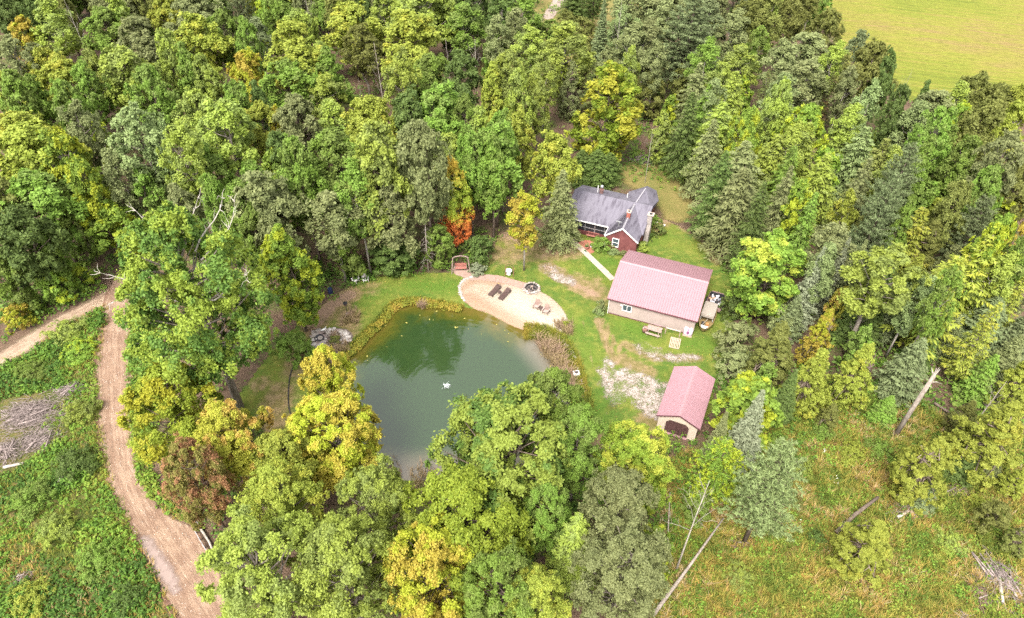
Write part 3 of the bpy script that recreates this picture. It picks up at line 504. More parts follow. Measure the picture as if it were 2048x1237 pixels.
# chimneys and vents
c1 = hl(1260, 430, 4.7); c1 = (wc, c1[1], 0)
ch = MB().box(wc - .24, wc + .24, c1[1] - .28, c1[1] + .28, WR - .4, WR + .75).build('chimney', M_CHBRICK, hs_); MB().box(wc - .3, wc + .3, c1[1] - .34, c1[1] + .34, WR + .752, WR + .86).build('chimney_cap', M_CONC, ch); MB().box(wc - .13, wc + .13, c1[1] - .15, c1[1] + .15, WR + .862, WR + .90).build('flue_opening', BLACKM, ch)
b = MB(); cu = UR + .02
b.prism([(-3.1, 0), (-1.55, 0), (-1.65, 2.0), (-1.95, 3.0), (-1.95, 4.6), (-2.6, 4.6), (-2.6, 3.0), (-3.0, 2.0)], 'x', cu - .12, cu + .5); sc = b.build('stone_chimney', M_STONE, hs_)
MB().box(cu - .2, cu + .7, -2.7, -1.85, 4.602, 4.72).build('chimney_cap', M_CONC, sc); MB().box(cu + .05, cu + .45, -2.5, -2.1, 4.722, 4.78).build('flue_opening', BLACKM, sc)
f1 = hl(1203, 384, 4.2); b = MB(); b.lathe([(.30, 3.9), (.30, 4.55), (.36, 4.56), (.36, 4.64), (.17, 4.65), (.17, 5.0)], (f1[0], f1[1], 0), 12); fl = b.build('metal_flue', plain('brown_metal', (.16, .09, .08), .5), hs_); MB().lathe([(.02, 4.98), (.26, 5.02), (.2, 5.25), (.02, 5.36)], (f1[0], f1[1], 0), 12).build('flue_cap', M_METAL, fl)
f2 = hl(1196, 378, 4.4); MB().tube([(f2[0], f2[1], 3.8), (f2[0], f2[1], 4.9)], .07, 8).build('vent_pipe', M_WHITE, hs_)
f3 = hl(1255, 392, 3.9); MB().tube([(f3[0], f3[1], 3.2), (f3[0], f3[1], 4.3)], .06, 8).build('vent_pipe', M_WHITE, hs_)
f4 = hl(1245, 450, 4.2); MB().tube([(f4[0] - .5, f4[1], 3.6), (f4[0] - .5, f4[1], 4.6)], .06, 8).build('vent_pipe', M_METAL, hs_); MB().box(f4[0] - .95, f4[0] - .1, f4[1] - .05, f4[1] + .05, 4.55, 4.62).build('antenna', M_METAL, hs_)
MB().tube([(wl + .1, wv_ + .15, EV - .2), (wl + .14, wv_ + .17, .1)], .045, 8).build('downspout', M_WHITE, hs_)
# ------------------------------------------------------------------ trees
TONES = {
 'dark green': ((0.0623, 0.102, 0.024), (0.1365, 0.19, 0.045)),
 'mid green': ((0.1047, 0.155, 0.03), (0.2213, 0.29, 0.062)),
 'light green': ((0.1524, 0.2, 0.044), (0.2902, 0.345, 0.085)),
 'yellow-green': ((0.18, 0.22, 0.03), (0.335, 0.37, 0.058)),
 'lime green': ((0.125, 0.205, 0.026), (0.245, 0.345, 0.05)),
 'golden': ((0.3, 0.235, 0.03), (0.47, 0.385, 0.065)),
 'pale green': ((0.16, 0.215, 0.08), (0.27, 0.335, 0.125)),
 'grey-green': ((0.1259, 0.15, 0.054), (0.2531, 0.275, 0.11)),
 'blue-green': ((0.1079, 0.136, 0.056), (0.2213, 0.265, 0.118)),
 'silvery green': ((0.135, 0.16, 0.085), (0.29, 0.315, 0.195)),
 'olive green': ((0.115, 0.13, 0.03), (0.215, 0.23, 0.056)),
 'rust red': ((0.25, 0.115, 0.058), (0.43, 0.235, 0.115)),
 'peach orange': ((0.36, 0.21, 0.05), (0.52, 0.36, 0.1)),
 'brown': ((0.16, 0.104, 0.044), (0.256, 0.176, 0.072)),
 'orange': ((0.4, 0.136, 0.024), (0.48, 0.24, 0.032))}
LM = {}
TURN = {'yellow-green': ((0.33, 0.33, 0.045), 0.22), 'golden': ((0.33, 0.36, 0.03), 0.34), 'rust red': ((0.22, 0.20, 0.05), 0.36), 'peach orange': ((0.32, 0.31, 0.04), 0.42), 'light green': ((0.27, 0.33, 0.055), 0.36), 'mid green': ((0.17, 0.26, 0.04), 0.36), 'lime green': ((0.33, 0.38, 0.03), 0.32), 'brown': ((0.13, 0.16, 0.04), 0.4)}
for t_, (a_, b_) in TONES.items():
    c3_, am_ = TURN.get(t_, (None, 0)); LM[t_] = leaf_mat(t_.replace(' ', '_').replace('-', '_') + '_leaves', a_, b_, c3_, am_)
def bark(name, a, b, sc=5):
    g = G(name); o = g.mul(g.obj(), (1, 1, 0.25)); n = g.noise(sc, 4, 0.7, o); return g.done(g.bsdf(g.mix(g.step(n, 0.35, 0.65), a, b), 0.9, 0.1, normal=g.bump(n, 0.6, 0.03)))
BK_DARK = bark('brown_bark', (0.09, 0.065, 0.05), (0.20, 0.155, 0.125)); BK_GREY = bark('grey_bark', (0.16, 0.13, 0.105), (0.28, 0.24, 0.205)); BK_PALE = bark('pale_bark', (0.25, 0.215, 0.18), (0.40, 0.36, 0.31), 3); BK_DEAD = bark('dead_wood', (0.22, 0.175, 0.15), (0.38, 0.33, 0.29), 4)
def leaves(C, N, S, wr=0.6, T=None, r=None):
    n = len(C); N = N / (np.linalg.norm(N, axis=1, keepdims=True) + 1e-9)
    if T is None: T = r.normal(size=(n, 3))
    T = T - N * (T * N).sum(1, keepdims=True); T /= np.linalg.norm(T, axis=1, keepdims=True) + 1e-9; B = np.cross(N, T); S = S[:, None]
    V = np.stack([C + T * S, C + B * S * wr + N * S * 0.18, C - T * S, C - B * S * wr + N * S * 0.18], 1).reshape(-1, 3); F = np.arange(4 * n).reshape(n, 4)
    return V, F
class Proto: pass
PR = {}
def finish(key, V, F, rnd, clump, trunk, H, R, bk, cz):
    p = Proto(); p.H, p.R, p.cz = H, R, cz
    p.crown = np_mesh('crown', V, F, LM['mid green'], None, {'rnd': ('FACE', rnd), 'clump': ('FACE', clump)}, link=False) if V is not None else None
    me = bpy.data.meshes.new('trunk'); me.from_pydata(trunk.v, [], trunk.f); me.polygons.foreach_set('use_smooth', [True] * len(me.polygons)); me.materials.append(bk); me.update(); p.trunk = me
    PR.setdefault(key, []).append(p); return p
PROF = {'round': lambda t: np.sqrt(np.clip(1 - (1.9 * t - 0.85) ** 2 / 1.12, 0.03, 1)), 'oval': lambda t: np.clip(np.sin(PI * np.clip(t * 0.86 + 0.12, 0, 1)) ** 0.75, 0.05, 1),
        'spread': lambda t: np.clip(0.55 + 0.9 * t - 1.25 * t ** 3, 0.08, 1), 'cone': lambda t: np.clip(1.0 - 0.95 * t, 0.05, 1) * np.clip(0.75 + 2 * t, 0, 1), 'cedar': lambda t: np.clip(1 - t ** 1.7, 0.06, 1) * np.clip(0.7 + 1.5 * t, 0, 1)}
def broadleaf(key, seed, H, R, zb, prof, nl, ns, per, leaf, lr=(0.26, 0.40), bk=BK_DARK, trunk_r=0.22, wr=0.6, upright=0.0, spread=0.33, fork=0.45):
    r = np.random.default_rng(seed); pf = PROF[prof]; z0 = zb * H; hc = H - z0
    lobes = []
    for k in range(nl):
        t = (k + r.uniform(0.1, 0.9)) / nl; t = t ** 0.92; a = k * 2.39996 + r.uniform(-0.5, 0.5)
        rad = R * float(pf(np.array(t))) * (r.uniform(0.62, 0.98) if k % 5 else r.uniform(0.1, 0.5)); L = R * r.uniform(*lr) * (0.72 + 0.4 * float(pf(np.array(t))))
        lobes.append((max(0.0, rad - L * 0.45) * math.cos(a), max(0.0, rad - L * 0.45) * math.sin(a), z0 + hc * t * 0.97 - L * 0.25, L))
    VC, NN, SS, RN, CL = [], [], [], [], []
    for (x, y, z, L) in lobes:
        c = np.array([x, y, z]); out = np.array([x, y, (z - z0 - hc * 0.4) * 0.7]); out = out / (np.linalg.norm(out) + 1e-6); lc = r.uniform()
        d = r.normal(size=(ns, 3)) * 0.75 + out * 0.75 + np.array([0, 0, 0.55]); d /= np.linalg.norm(d, axis=1, keepdims=True); ax = out * r.uniform(-.1, .55) + np.array([0, 0, r.uniform(-.15, .35)])
        sp = c + d * L * np.where(r.uniform(size=(ns, 1)) < .2, r.uniform(1.15, 1.6, (ns, 1)), r.uniform(0.45, 1.2, (ns, 1))) * r.uniform(.75, 1.25, 3) + (d @ ax)[:, None] * ax * L
        for q, dq in zip(sp, d):
            m = int(per * r.uniform(0.6, 1.4)); sr = L * spread * r.uniform(0.8, 1.3); o = r.normal(size=(m, 3)) * 0.55; o -= dq * (o @ dq)[:, None] * 0.45
            VC.append(q + o * sr); NN.append(dq * 0.8 + np.array([0, 0, 0.55]) + r.normal(size=(m, 3)) * 0.7); SS.append(leaf * r.uniform(0.6, 1.25, m))
            RN.append(r.uniform(size=m)); CL.append(np.full(m, 0.5 * lc + 0.5 * r.uniform()))
    C, N, S = np.concatenate(VC), np.concatenate(NN), np.concatenate(SS)
    T = None
    if upright: T = r.normal(size=C.shape) * (1 - upright) + np.array([0, 0, upright]) + N * 0.3
    V, F = leaves(C, N, S, wr, T, r)
    t = MB(); bend = [(0, 0, 0), (r.normal() * 0.12, r.normal() * 0.12, H * 0.25), (r.normal() * 0.25, r.normal() * 0.25, H * fork), (r.normal() * 0.4, r.normal() * 0.4, H * 0.7), (r.normal() * 0.3, r.normal() * 0.3, H * 0.9)]
    t.tube([(0, 0, -0.3), *bend[1:]], [trunk_r * 1.35, trunk_r, trunk_r * 0.75, trunk_r * 0.42, trunk_r * 0.15], 7)
    for k, (x, y, z, L) in enumerate(lobes):
        hz = min(max(z - math.hypot(x, y) * r.uniform(0.5, 0.9), H * fork * 0.75), H * 0.8); f = np.interp(hz, [0, H * .25, H * fork, H * .7, H * .9], range(5)); i = min(int(f), 3); q = f - i
        b = [bend[i][m] * (1 - q) + bend[i + 1][m] * q for m in range(2)]; mid = ((b[0] + x) / 2 + r.normal() * 0.25, (b[1] + y) / 2 + r.normal() * 0.25, hz + (z - hz) * 0.42 + r.normal() * 0.2)
        rr = trunk_r * r.uniform(0.22, 0.42); t.tube([(b[0], b[1], hz), mid, (x, y, z), (x * 1.12, y * 1.12, z + L * 0.5)], [rr, rr * 0.7, rr * 0.38, 0.012], 5)
    return finish(key, V, F, np.concatenate(RN), np.concatenate(CL), t, H, R, bk, zb + (1 - zb) * 0.55)
def conifer(key, seed, H, R, zb, dz, nb, step, fr, pw=0.85, droop=0.25, curl=0.0, jit=0.2, wr=0.32, bk=BK_DARK, tr=0.16, lift=0.0, tuft=0):
    r = np.random.default_rng(seed); VC, NN, TT, SS, RN, CL = [], [], [], [], [], []; t = MB(); t.tube([(0, 0, -0.2), (0, 0, H * 0.5), (0, 0, H)], [tr * 1.2, tr * 0.7, 0.015], 6)
    z = zb * H; up = np.array([0, 0, 1.0])
    while z < H * 0.985:
        f = (z - zb * H) / (H * (1 - zb)); L0 = R * max(0.04, (1 - f)) ** pw * (0.55 + 0.45 * min(1, f * 5 + 0.35)); n = max(4, int(nb * (0.55 + 0.45 * (1 - f)))); ph = r.uniform(0, 6.28)
        for k in range(n):
            a = ph + 2 * PI * (k + r.uniform(-0.3, 0.3)) / n; L = L0 * r.uniform(1 - jit * 1.6, 1 + jit); d = np.array([math.cos(a), math.sin(a), 0.0]); sd_ = np.array([-d[1], d[0], 0.0]); lc = r.uniform()
            sl = lift + 0.35 * f - droop * (1 - f * 0.5) + r.normal() * 0.06
            P = lambda s: np.array([0, 0, z]) + d * s + up * (sl * s + curl * s * s / max(L, 0.3))
            if L > 0.6: t.tube([P(0), P(L * 0.5), P(L * 0.95)], [0.035, 0.022, 0.008], 4)
            m = max(2, int(L / step))
            for i in range(m):
                s = L * (0.18 + 0.86 * (i + r.uniform(0, 1)) / m); wd = (0.10 + 0.42 * L * (1 - abs(s / L - 0.45) * 1.1)) * 0.55
                if tuft:
                    q = P(s) + sd_ * r.uniform(-wd, wd) + up * r.uniform(-0.05, 0.2); k_ = tuft; dirs = r.normal(size=(k_, 3)) * 0.7 + d * 0.6 + up * 0.7
                    VC.append(q + dirs * fr * 0.4); TT.append(dirs); NN.append(r.normal(size=(k_, 3)) + up * 0.8); SS.append(fr * r.uniform(0.7, 1.2, k_)); RN.append(r.uniform(size=k_)); CL.append(np.full(k_, 0.5 * lc + 0.5 * r.uniform()))
                else:
                    for sg in (-1, 1, 0):
                        q = P(s) + sd_ * sg * wd * r.uniform(0.25, 1.0); dirs = d * r.uniform(0.5, 1.0) + sd_ * sg * r.uniform(0.5, 1.0) - up * droop * r.uniform(0.2, 1.1)
                        VC.append(q[None]); TT.append(dirs[None]); NN.append((up + r.normal(size=3) * 0.35 + d * 0.25)[None]); SS.append(np.array([fr * r.uniform(0.75, 1.3)])); RN.append(r.uniform(size=1)); CL.append(np.array([0.55 * lc + 0.45 * (s / L)]))
        z += dz * r.uniform(0.75, 1.25) * (0.65 + 0.5 * (1 - f))
    V, F = leaves(np.concatenate(VC), np.concatenate(NN), np.concatenate(SS), wr, np.concatenate(TT), r)
    return finish(key, V, F, np.concatenate(RN), np.concatenate(CL), t, H, R, bk, 0.42 if zb < 0.2 else 0.55)
def bare(key, seed, H, spread=0.5, r0=0.16, nb=11, depth=3, bk=BK_DEAD, droop=0.0, zb=0.3):
    r = np.random.default_rng(seed); t = MB(); lean = r.normal(size=2) * 0.03 * H
    P = lambda f: Vector((lean[0] * f * f, lean[1] * f * f, H * f)); t.tube([P(-0.02), P(0.3), P(0.65), P(1.0)], [r0 * 1.2, r0 * 0.85, r0 * 0.5, 0.02], 7)
    def grow(p, d, L, rad, dep):
        q1 = p + d * L * 0.5 + Vector(r.normal(size=3)) * L * 0.07; d2 = (d + Vector(r.normal(size=3)) * 0.25 + Vector((0, 0, 0.12 - droop * 0.5))).normalized(); q2 = q1 + d2 * L * 0.5
        t.tube([p, q1, q2], [rad, rad * 0.7, rad * 0.3], 4)
        if dep > 0:
            for _ in range(3): f = r.uniform(0.35, 1.0); grow(p.lerp(q1, f * 2) if f < 0.5 else q1.lerp(q2, f * 2 - 1), (d2 + Vector(r.normal(size=3)) * 0.55).normalized(), L * r.uniform(0.35, 0.6), rad * 0.5, dep - 1)
    for k in range(nb):
        f = zb + (0.97 - zb) * (k + r.uniform(0, 0.9)) / nb; a = k * 2.4 + r.uniform(-0.5, 0.5); grow(P(f), Vector((math.cos(a), math.sin(a), 0.75 - droop + r.normal() * 0.15)).normalized(), H * spread * (1.05 - f) * r.uniform(0.5, 1.0), r0 * 0.4 * (1.1 - f), depth - 1)
    return finish(key, None, None, None, None, t, H, H * spread * 0.5, bk, 0.6)
for s_ in range(4): broadleaf('M', 10 + s_, 15.0, 4.0, 0.42, ('round', 'oval', 'round', 'oval')[s_], 34, 12, 52, 0.20, (0.22, 0.34))
broadleaf('M', 14, 15.0, 4.0, 0.46, 'spread', 40, 12, 42, 0.18, (0.16, 0.30), BK_GREY); broadleaf('M', 15, 15.0, 4.0, 0.36, 'cone', 42, 12, 42, 0.18, (0.18, 0.30)); broadleaf('M', 16, 15.0, 4.0, 0.40, 'spread', 30, 12, 52, 0.19, (0.20, 0.42))
for s_ in range(2): broadleaf('O', 20 + s_, 16.0, 3.6, 0.14, 'oval', 44, 13, 60, 0.19, (0.20, 0.32))
for s_ in range(3): broadleaf('A', 30 + s_, 17.0, 4.3, 0.50, 'spread', 28, 11, 46, 0.19, (0.20, 0.31), BK_GREY, 0.26, fork=0.5)
for s_ in range(2): broadleaf('P', 40 + s_, 15.0, 2.5, 0.40, 'oval', 26, 10, 44, 0.16, (0.26, 0.38), BK_PALE, 0.13, fork=0.6, spread=0.45)
for s_ in range(2): broadleaf('U', 50 + s_, 8.0, 2.6, 0.18, ('spread', 'round')[s_], 24, 10, 46, 0.17, (0.24, 0.38), BK_DARK, 0.10)
for s_ in range(2): broadleaf('B', 60 + s_, 3.0, 1.6, 0.02, 'round', 16, 9, 40, 0.11, (0.28, 0.42), BK_DARK, 0.05, fork=0.25)
for s_ in range(2): broadleaf('K', 140 + s_, 1.2, 1.8, 0.0, 'round', 30, 9, 34, 0.062, (0.2, 0.36), BK_DARK, 0.02, fork=0.2)
for s_ in range(2): broadleaf('N', 65 + s_, 15.0, 5.0, 0.26, ('round', 'oval', 'round')[s_], 66, 14, 72, 0.132, (0.14, 0.26), BK_DARK, 0.24)
for s_ in range(2): broadleaf('E', 75 + s_, 16.0, 5.0, 0.34, ('spread', 'round', 'spread')[s_], 58, 13, 72, 0.122, (0.14, 0.26), BK_GREY, 0.26)
broadleaf('G', 130, 24.0, 8.0, 0.33, 'round', 120, 14, 58, 0.175, (0.10, 0.20), BK_GREY, 0.42)
for s_ in range(2): broadleaf('C', 70 + s_, 9.0, 1.9, 0.05, 'cedar', 80, 11, 44, 0.09, (0.15, 0.26), BK_DARK, 0.14, wr=0.42, upright=0.6, fork=0.7)
for s_ in range(3): conifer('H', 80 + s_, 15.0, 3.4, 0.10, 0.42, 11, 0.20, 0.24, 0.75, 0.30, -0.12, 0.34, 0.34)
for s_ in range(2): conifer('S', 90 + s_, 12.0, 1.9, 0.04, 0.30, 12, 0.13, 0.17, 0.92, 0.16, 0.06, 0.16, 0.36)
for s_ in range(2): conifer('F', 95 + s_, 8.0, 2.1, 0.02, 0.30, 12, 0.14, 0.18, 0.85, 0.10, 0.04, 0.18, 0.36)
for s_ in range(2): conifer('W', 100 + s_, 17.0, 3.6, 0.25, 0.62, 9, 0.20, 0.22, 0.55, 0.02, 0.16, 0.30, 0.20, BK_DARK, 0.22, 0.05, tuft=13)
conifer('L', 110, 13.0, 2.2, 0.12, 0.45, 9, 0.20, 0.20, 0.7, 0.05, 0.05, 0.35, 0.3, BK_GREY, 0.13)
bare('X', 120, 12.0, 0.42, 0.13, 14); bare('X', 121, 11.0, 0.55, 0.12, 12, 3, BK_PALE, zb=0.4); bare('D', 122, 10.0, 0.34, 0.14, 30, 2, BK_DEAD, 0.95, 0.22)
KIND = {'K': ('bramble_clump', 'bramble clump', 1.2), 'N': ('broadleaf_tree', 'broadleaf tree', 15), 'E': ('broadleaf_tree', 'open-crowned tree', 16), 'G': ('broadleaf_tree', 'huge broadleaf tree', 24), 'M': ('broadleaf_tree', 'broadleaf tree', 15), 'O': ('broadleaf_tree', 'oval broadleaf tree', 16), 'A': ('broadleaf_tree', 'open-crowned tree', 17), 'P': ('aspen_tree', 'slender aspen', 14), 'U': ('broadleaf_tree', 'small broadleaf tree', 8),
        'B': ('shrub', 'shrub', 3), 'C': ('cedar_tree', 'cedar', 9), 'H': ('hemlock_tree', 'hemlock', 14), 'S': ('spruce_tree', 'spruce', 12), 'F': ('fir_tree', 'young fir', 7), 'W': ('pine_tree', 'pine', 17), 'L': ('larch_tree', 'larch', 12), 'X': ('bare_tree', 'bare dead tree', 11), 'D': ('dead_conifer', 'dead conifer', 11)}
GROUPS = {'B': 'shrubs', 'X': 'bare dead trees', 'D': 'bare dead trees'}
TREES = []   # (root, kind, tone, image x, image y, label or None, short name or None)
def plant(kind, tone, root, H, D, px, py, label=None, short=None, mat=None, var=None, lean=None):
    ps = PR[kind]; p = ps[rng.integers(len(ps)) if var is None else var % len(ps)]
    o = empty(KIND[kind][0], root, rng.uniform(0, 6.28), None, 'shrub' if kind in 'BK' else 'tree', GROUPS.get(kind, 'trees of the wood round the pond'))
    s = D / (2 * p.R); o.scale = (s, s, H / p.H)
    if lean: o.rotation_euler = (lean[0], lean[1], o.rotation_euler[2] if kind not in 'XD' else 0)
    t = bpy.data.objects.new('trunk', p.trunk); col.objects.link(t); t.parent = o
    if p.crown is not None:
        c = bpy.data.objects.new('crown', p.crown); col.objects.link(c); c.parent = o; c.material_slots[0].link = 'OBJECT'; c.material_slots[0].material = mat or LM[tone]
    TREES.append([o, kind, tone, px, py, label, short]); return o
def crown_at(cx, cy, w, kind, tone, H=None, label=None, short=None, **k):
    H = H or KIND[kind][2]; cz = PR[kind][0].cz * H; p = at(cx, cy, cz); z = pix(p)[2]; D = w * z / FPX
    return plant(kind, tone, (p.x, p.y, 0), H, D, cx, cy, label, short, **k)
def based(bx, by, topy, w, kind, tone, label=None, short=None, **k):
    b = at(bx, by); H = 1.0
    while H < 30 and pix((b.x, b.y, H))[1] > topy: H += 0.1
    cz = PR[kind][0].cz * H; q = pix((b.x, b.y, cz)); return plant(kind, tone, (b.x, b.y, 0), H, w * q[2] / FPX, q[0], q[1], label, short, **k)
# --- named trees: those that stand out in the photograph
def two_tone(name, a, b, c, amt=0.5): return leaf_mat(name, a, b, c, amt)
big = based(480, 815, 452, 292, 'G', 'mid green', 'huge old light green tree with bare dead limbs right of the dirt road', 'huge tree by the road', var=0, mat=leaf_mat('old_tree_leaves', (0.07, 0.135, 0.024), (0.165, 0.255, 0.045), (0.24, 0.30, 0.04), 0.36))
big.rotation_euler = (0, 0, 0); dl = MB(); r_b = np.random.default_rng(17)
for k, (a, z, L) in enumerate(((0.2, 19.5, 6.5), (0.55, 21.5, 6.0), (-0.25, 18.0, 5.5), (2.9, 17.0, 5.5), (1.5, 22.5, 4.5), (1.0, 22.0, 5.0), (2.3, 21.5, 4.5), (3.3, 19.0, 5.0))):
    p = Vector((2.2 * math.cos(a), 2.2 * math.sin(a), z - 2)); d = Vector((math.cos(a), math.sin(a), .38)).normalized(); pts = [p]
    for i in range(5): d = (d + Vector(r_b.normal(size=3)) * .22).normalized(); pts.append(pts[-1] + d * L * .25)
    dl.tube(pts, [.10, .08, .065, .05, .03, .01], 5)
    for i in range(2, 6):
        for _ in range(3): e_ = (d + Vector(r_b.normal(size=3)) * .8).normalized(); q_ = pts[i] + e_ * L * .10; dl.tube([pts[i], q_, q_ + (e_ + Vector(r_b.normal(size=3)) * .5) * L * .09], [.03, .02, .006], 4)
dl.build('dead_limbs', bark('bleached_wood', (.34, .30, .26), (.52, .47, .42), 4), big)
m_turn = G('turning_maple_leaves')
gz = m_turn; sp_ = gz.n('ShaderNodeSeparateXYZ'); gz.l(gz.obj(), sp_.inputs[0]); r_ = gz.attr('rnd'); n_ = gz.math('ADD', gz.math('MULTIPLY', sp_.outputs[2], 0.060), gz.math('MULTIPLY', gz.math('ADD', gz.attr('clump'), r_), 0.14))
c_t = gz.ramp(n_, [(0.38, (0.68, 0.20, 0.06)), (0.54, (0.68, 0.27, 0.06)), (0.61, (0.38, 0.36, 0.035)), (0.76, (0.24, 0.34, 0.035)), (0.92, (0.34, 0.37, 0.045)), (1.0, (0.50, 0.36, 0.05))])
b_t = gz.bsdf(c_t, 0.65, 0.25); t_t = gz.n('ShaderNodeBsdfTranslucent'); gz.l(c_t, t_t.inputs[0]); mx_ = gz.n('ShaderNodeMixShader'); mx_.inputs[0].default_value = 0.3; gz.l(b_t.outputs[0], mx_.inputs[1]); gz.l(t_t.outputs[0], mx_.inputs[2]); gz.done(mx_)
based(915, 500, 318, 74, 'O', 'orange', 'maple turning from green top to orange-red skirt behind the beach', 'orange-red maple', var=1, mat=m_turn.m)
based(612, 662, 462, 104, 'O', 'lime green', 'bright lime green tree at the edge of the lawn left of the pond', 'lime tree left of the pond', var=0)
based(1048, 541, 392, 72, 'P', 'golden', 'slim golden-yellow tree on the lawn in front of the house', 'slim golden tree by the house', var=0)
based(1118, 492, 338, 92, 'H', 'grey-green', 'grey-green evergreen against the left end of the house', 'evergreen at the house end')
based(1205, 335, 128, 138, 'O', 'lime green', 'tall dense yellow-topped maple behind the house roof', 'tall maple behind the house', var=1, mat=leaf_mat('tall_maple_leaves', (0.13, 0.20, 0.018), (0.24, 0.31, 0.03), (0.34, 0.34, 0.035), 0.32))
crown_at(1535, 540, 142, 'O', 'lime green', 13, 'bright green maple with yellow top beside the lawn right of the barn', 'yellow-topped maple by the barn', mat=leaf_mat('yellow_top_leaves', (0.12, 0.20, 0.025), (0.23, 0.32, 0.045), (0.33, 0.36, 0.05), 0.24))
crown_at(1268, 922, 160, 'N', 'lime green', 11, 'yellow-tinged bright green maple in front of the small garage', 'maple in front of the garage', mat=leaf_mat('garage_maple_leaves', (0.14, 0.215, 0.022), (0.27, 0.345, 0.04), (0.36, 0.38, 0.05), 0.30))
crown_at(1500, 812, 128, 'U', 'lime green', 8, 'small lime-yellow tree right of the small garage', 'lime-yellow tree right of the garage')
crown_at(1014, 900, 285, 'N', 'mid green', 16, 'large mid green tree on the near shore of the pond', 'large tree on the near shore', var=0, mat=leaf_mat('shore_tree_leaves', (0.07, 0.14, 0.025), (0.15, 0.25, 0.045), (0.24, 0.31, 0.05), 0.40))
crown_at(1096, 822, 150, 'N', 'mid green', 15, 'tree reaching over the right end of the near shore', 'tree over the right shore')
crown_at(1153, 885, 140, 'E', 'mid green', 14, 'dull green tree between the near shore and the lawn tip')
crown_at(655, 765, 118, 'N', 'golden', 13, 'bright golden-yellow tree leaning over the left shore of the pond', 'golden tree at the left shore', var=1)
crown_at(665, 868, 185, 'N', 'golden', 12, 'broad golden tree at the bottom left shore of the pond', 'broad golden tree', var=2)
crown_at(335, 815, 185, 'N', 'yellow-green', 13, 'yellow tree overhanging the right edge of the dirt road', 'yellow tree over the road', mat=leaf_mat('roadside_leaves', (0.24, 0.25, 0.02), (0.40, 0.38, 0.03), (0.24, 0.30, 0.03), 0.40))
crown_at(470, 872, 150, 'N', 'peach orange', 12, 'peach-orange tree below the huge old tree', 'peach-orange tree')
crown_at(392, 955, 118, 'N', 'rust red', 13, 'rust-red tree close to the dirt road', 'rust-red tree')
crown_at(865, 1140, 195, 'N', 'golden', 14, 'golden-yellow maple at the bottom edge of the photo', 'golden maple at the bottom', var=0)
crown_at(935, 1035, 250, 'N', 'yellow-green', 15, 'big yellow-green maple with ragged star-shaped boughs near the bottom centre', 'big yellow-green maple', var=1, mat=leaf_mat('ragged_maple_leaves', (0.15, 0.22, 0.02), (0.28, 0.34, 0.035)))
crown_at(525, 1135, 245, 'E', 'light green', 16, 'broad light green ash at the bottom beside the dirt road', 'broad ash by the road', var=1)
crown_at(685, 1140, 230, 'E', 'light green', 16, 'broad light green ash left of the golden maple at the bottom', None, var=2)
crown_at(560, 1010, 190, 'E', 'yellow-green', 14, 'light yellow-green tree between the rust-red tree and the pond')
crown_at(755, 1015, 165, 'E', 'light green', 14, 'light green tree below the near tip of the pond')
crown_at(570, 925, 150, 'N', 'yellow-green', 11, 'yellow-green tree between the peach tree and the broad golden tree')
crown_at(1235, 1025, 185, 'E', 'grey-green', 14, 'dark grey-green tree with pale bare twigs below the garage maple', 'grey-green tree below the garage', var=0)
crown_at(1245, 1140, 200, 'E', 'grey-green', 14, 'darker grey-green tree at the bottom beside the leaning pole', None, var=1)
crown_at(1148, 1112, 122, 'H', 'light green', 12, 'feathery light green conifer at the bottom centre', 'feathery conifer at the bottom')
crown_at(1076, 1205, 150, 'E', 'yellow-green', 12, 'pale yellow tree cut by the bottom edge beneath the feathery conifer')
crown_at(1305, 1105, 85, 'U', 'lime green', 8, 'small lime green tree beside the leaning dead poles')
crown_at(1000, 1185, 170, 'N', 'mid green', 13, 'mid green tree at the bottom edge right of the golden maple')
crown_at(1092, 1022, 115, 'N', 'mid green', 12, 'round mid green tree between the shore tree and the feathery conifer')
crown_at(1434, 945, 118, 'W', 'lime green', 10, 'yellow-green pine in front of the garage door side', 'yellow-green pine by the garage')
based(1487, 1086, 890, 152, 'W', 'pale green', 'pale blue-green pine standing clear at the edge of the meadow', 'pale pine at the meadow edge', mat=leaf_mat('pale_pine_needles', (0.19, 0.265, 0.095), (0.33, 0.42, 0.165)))
crown_at(1492, 872, 84, 'S', 'silvery green', 12, 'silvery spruce with sharp tip behind the pale pine', 'sharp silvery spruce')
crown_at(1432, 890, 58, 'S', 'grey-green', 9, 'narrow grey spruce right beside the small garage')
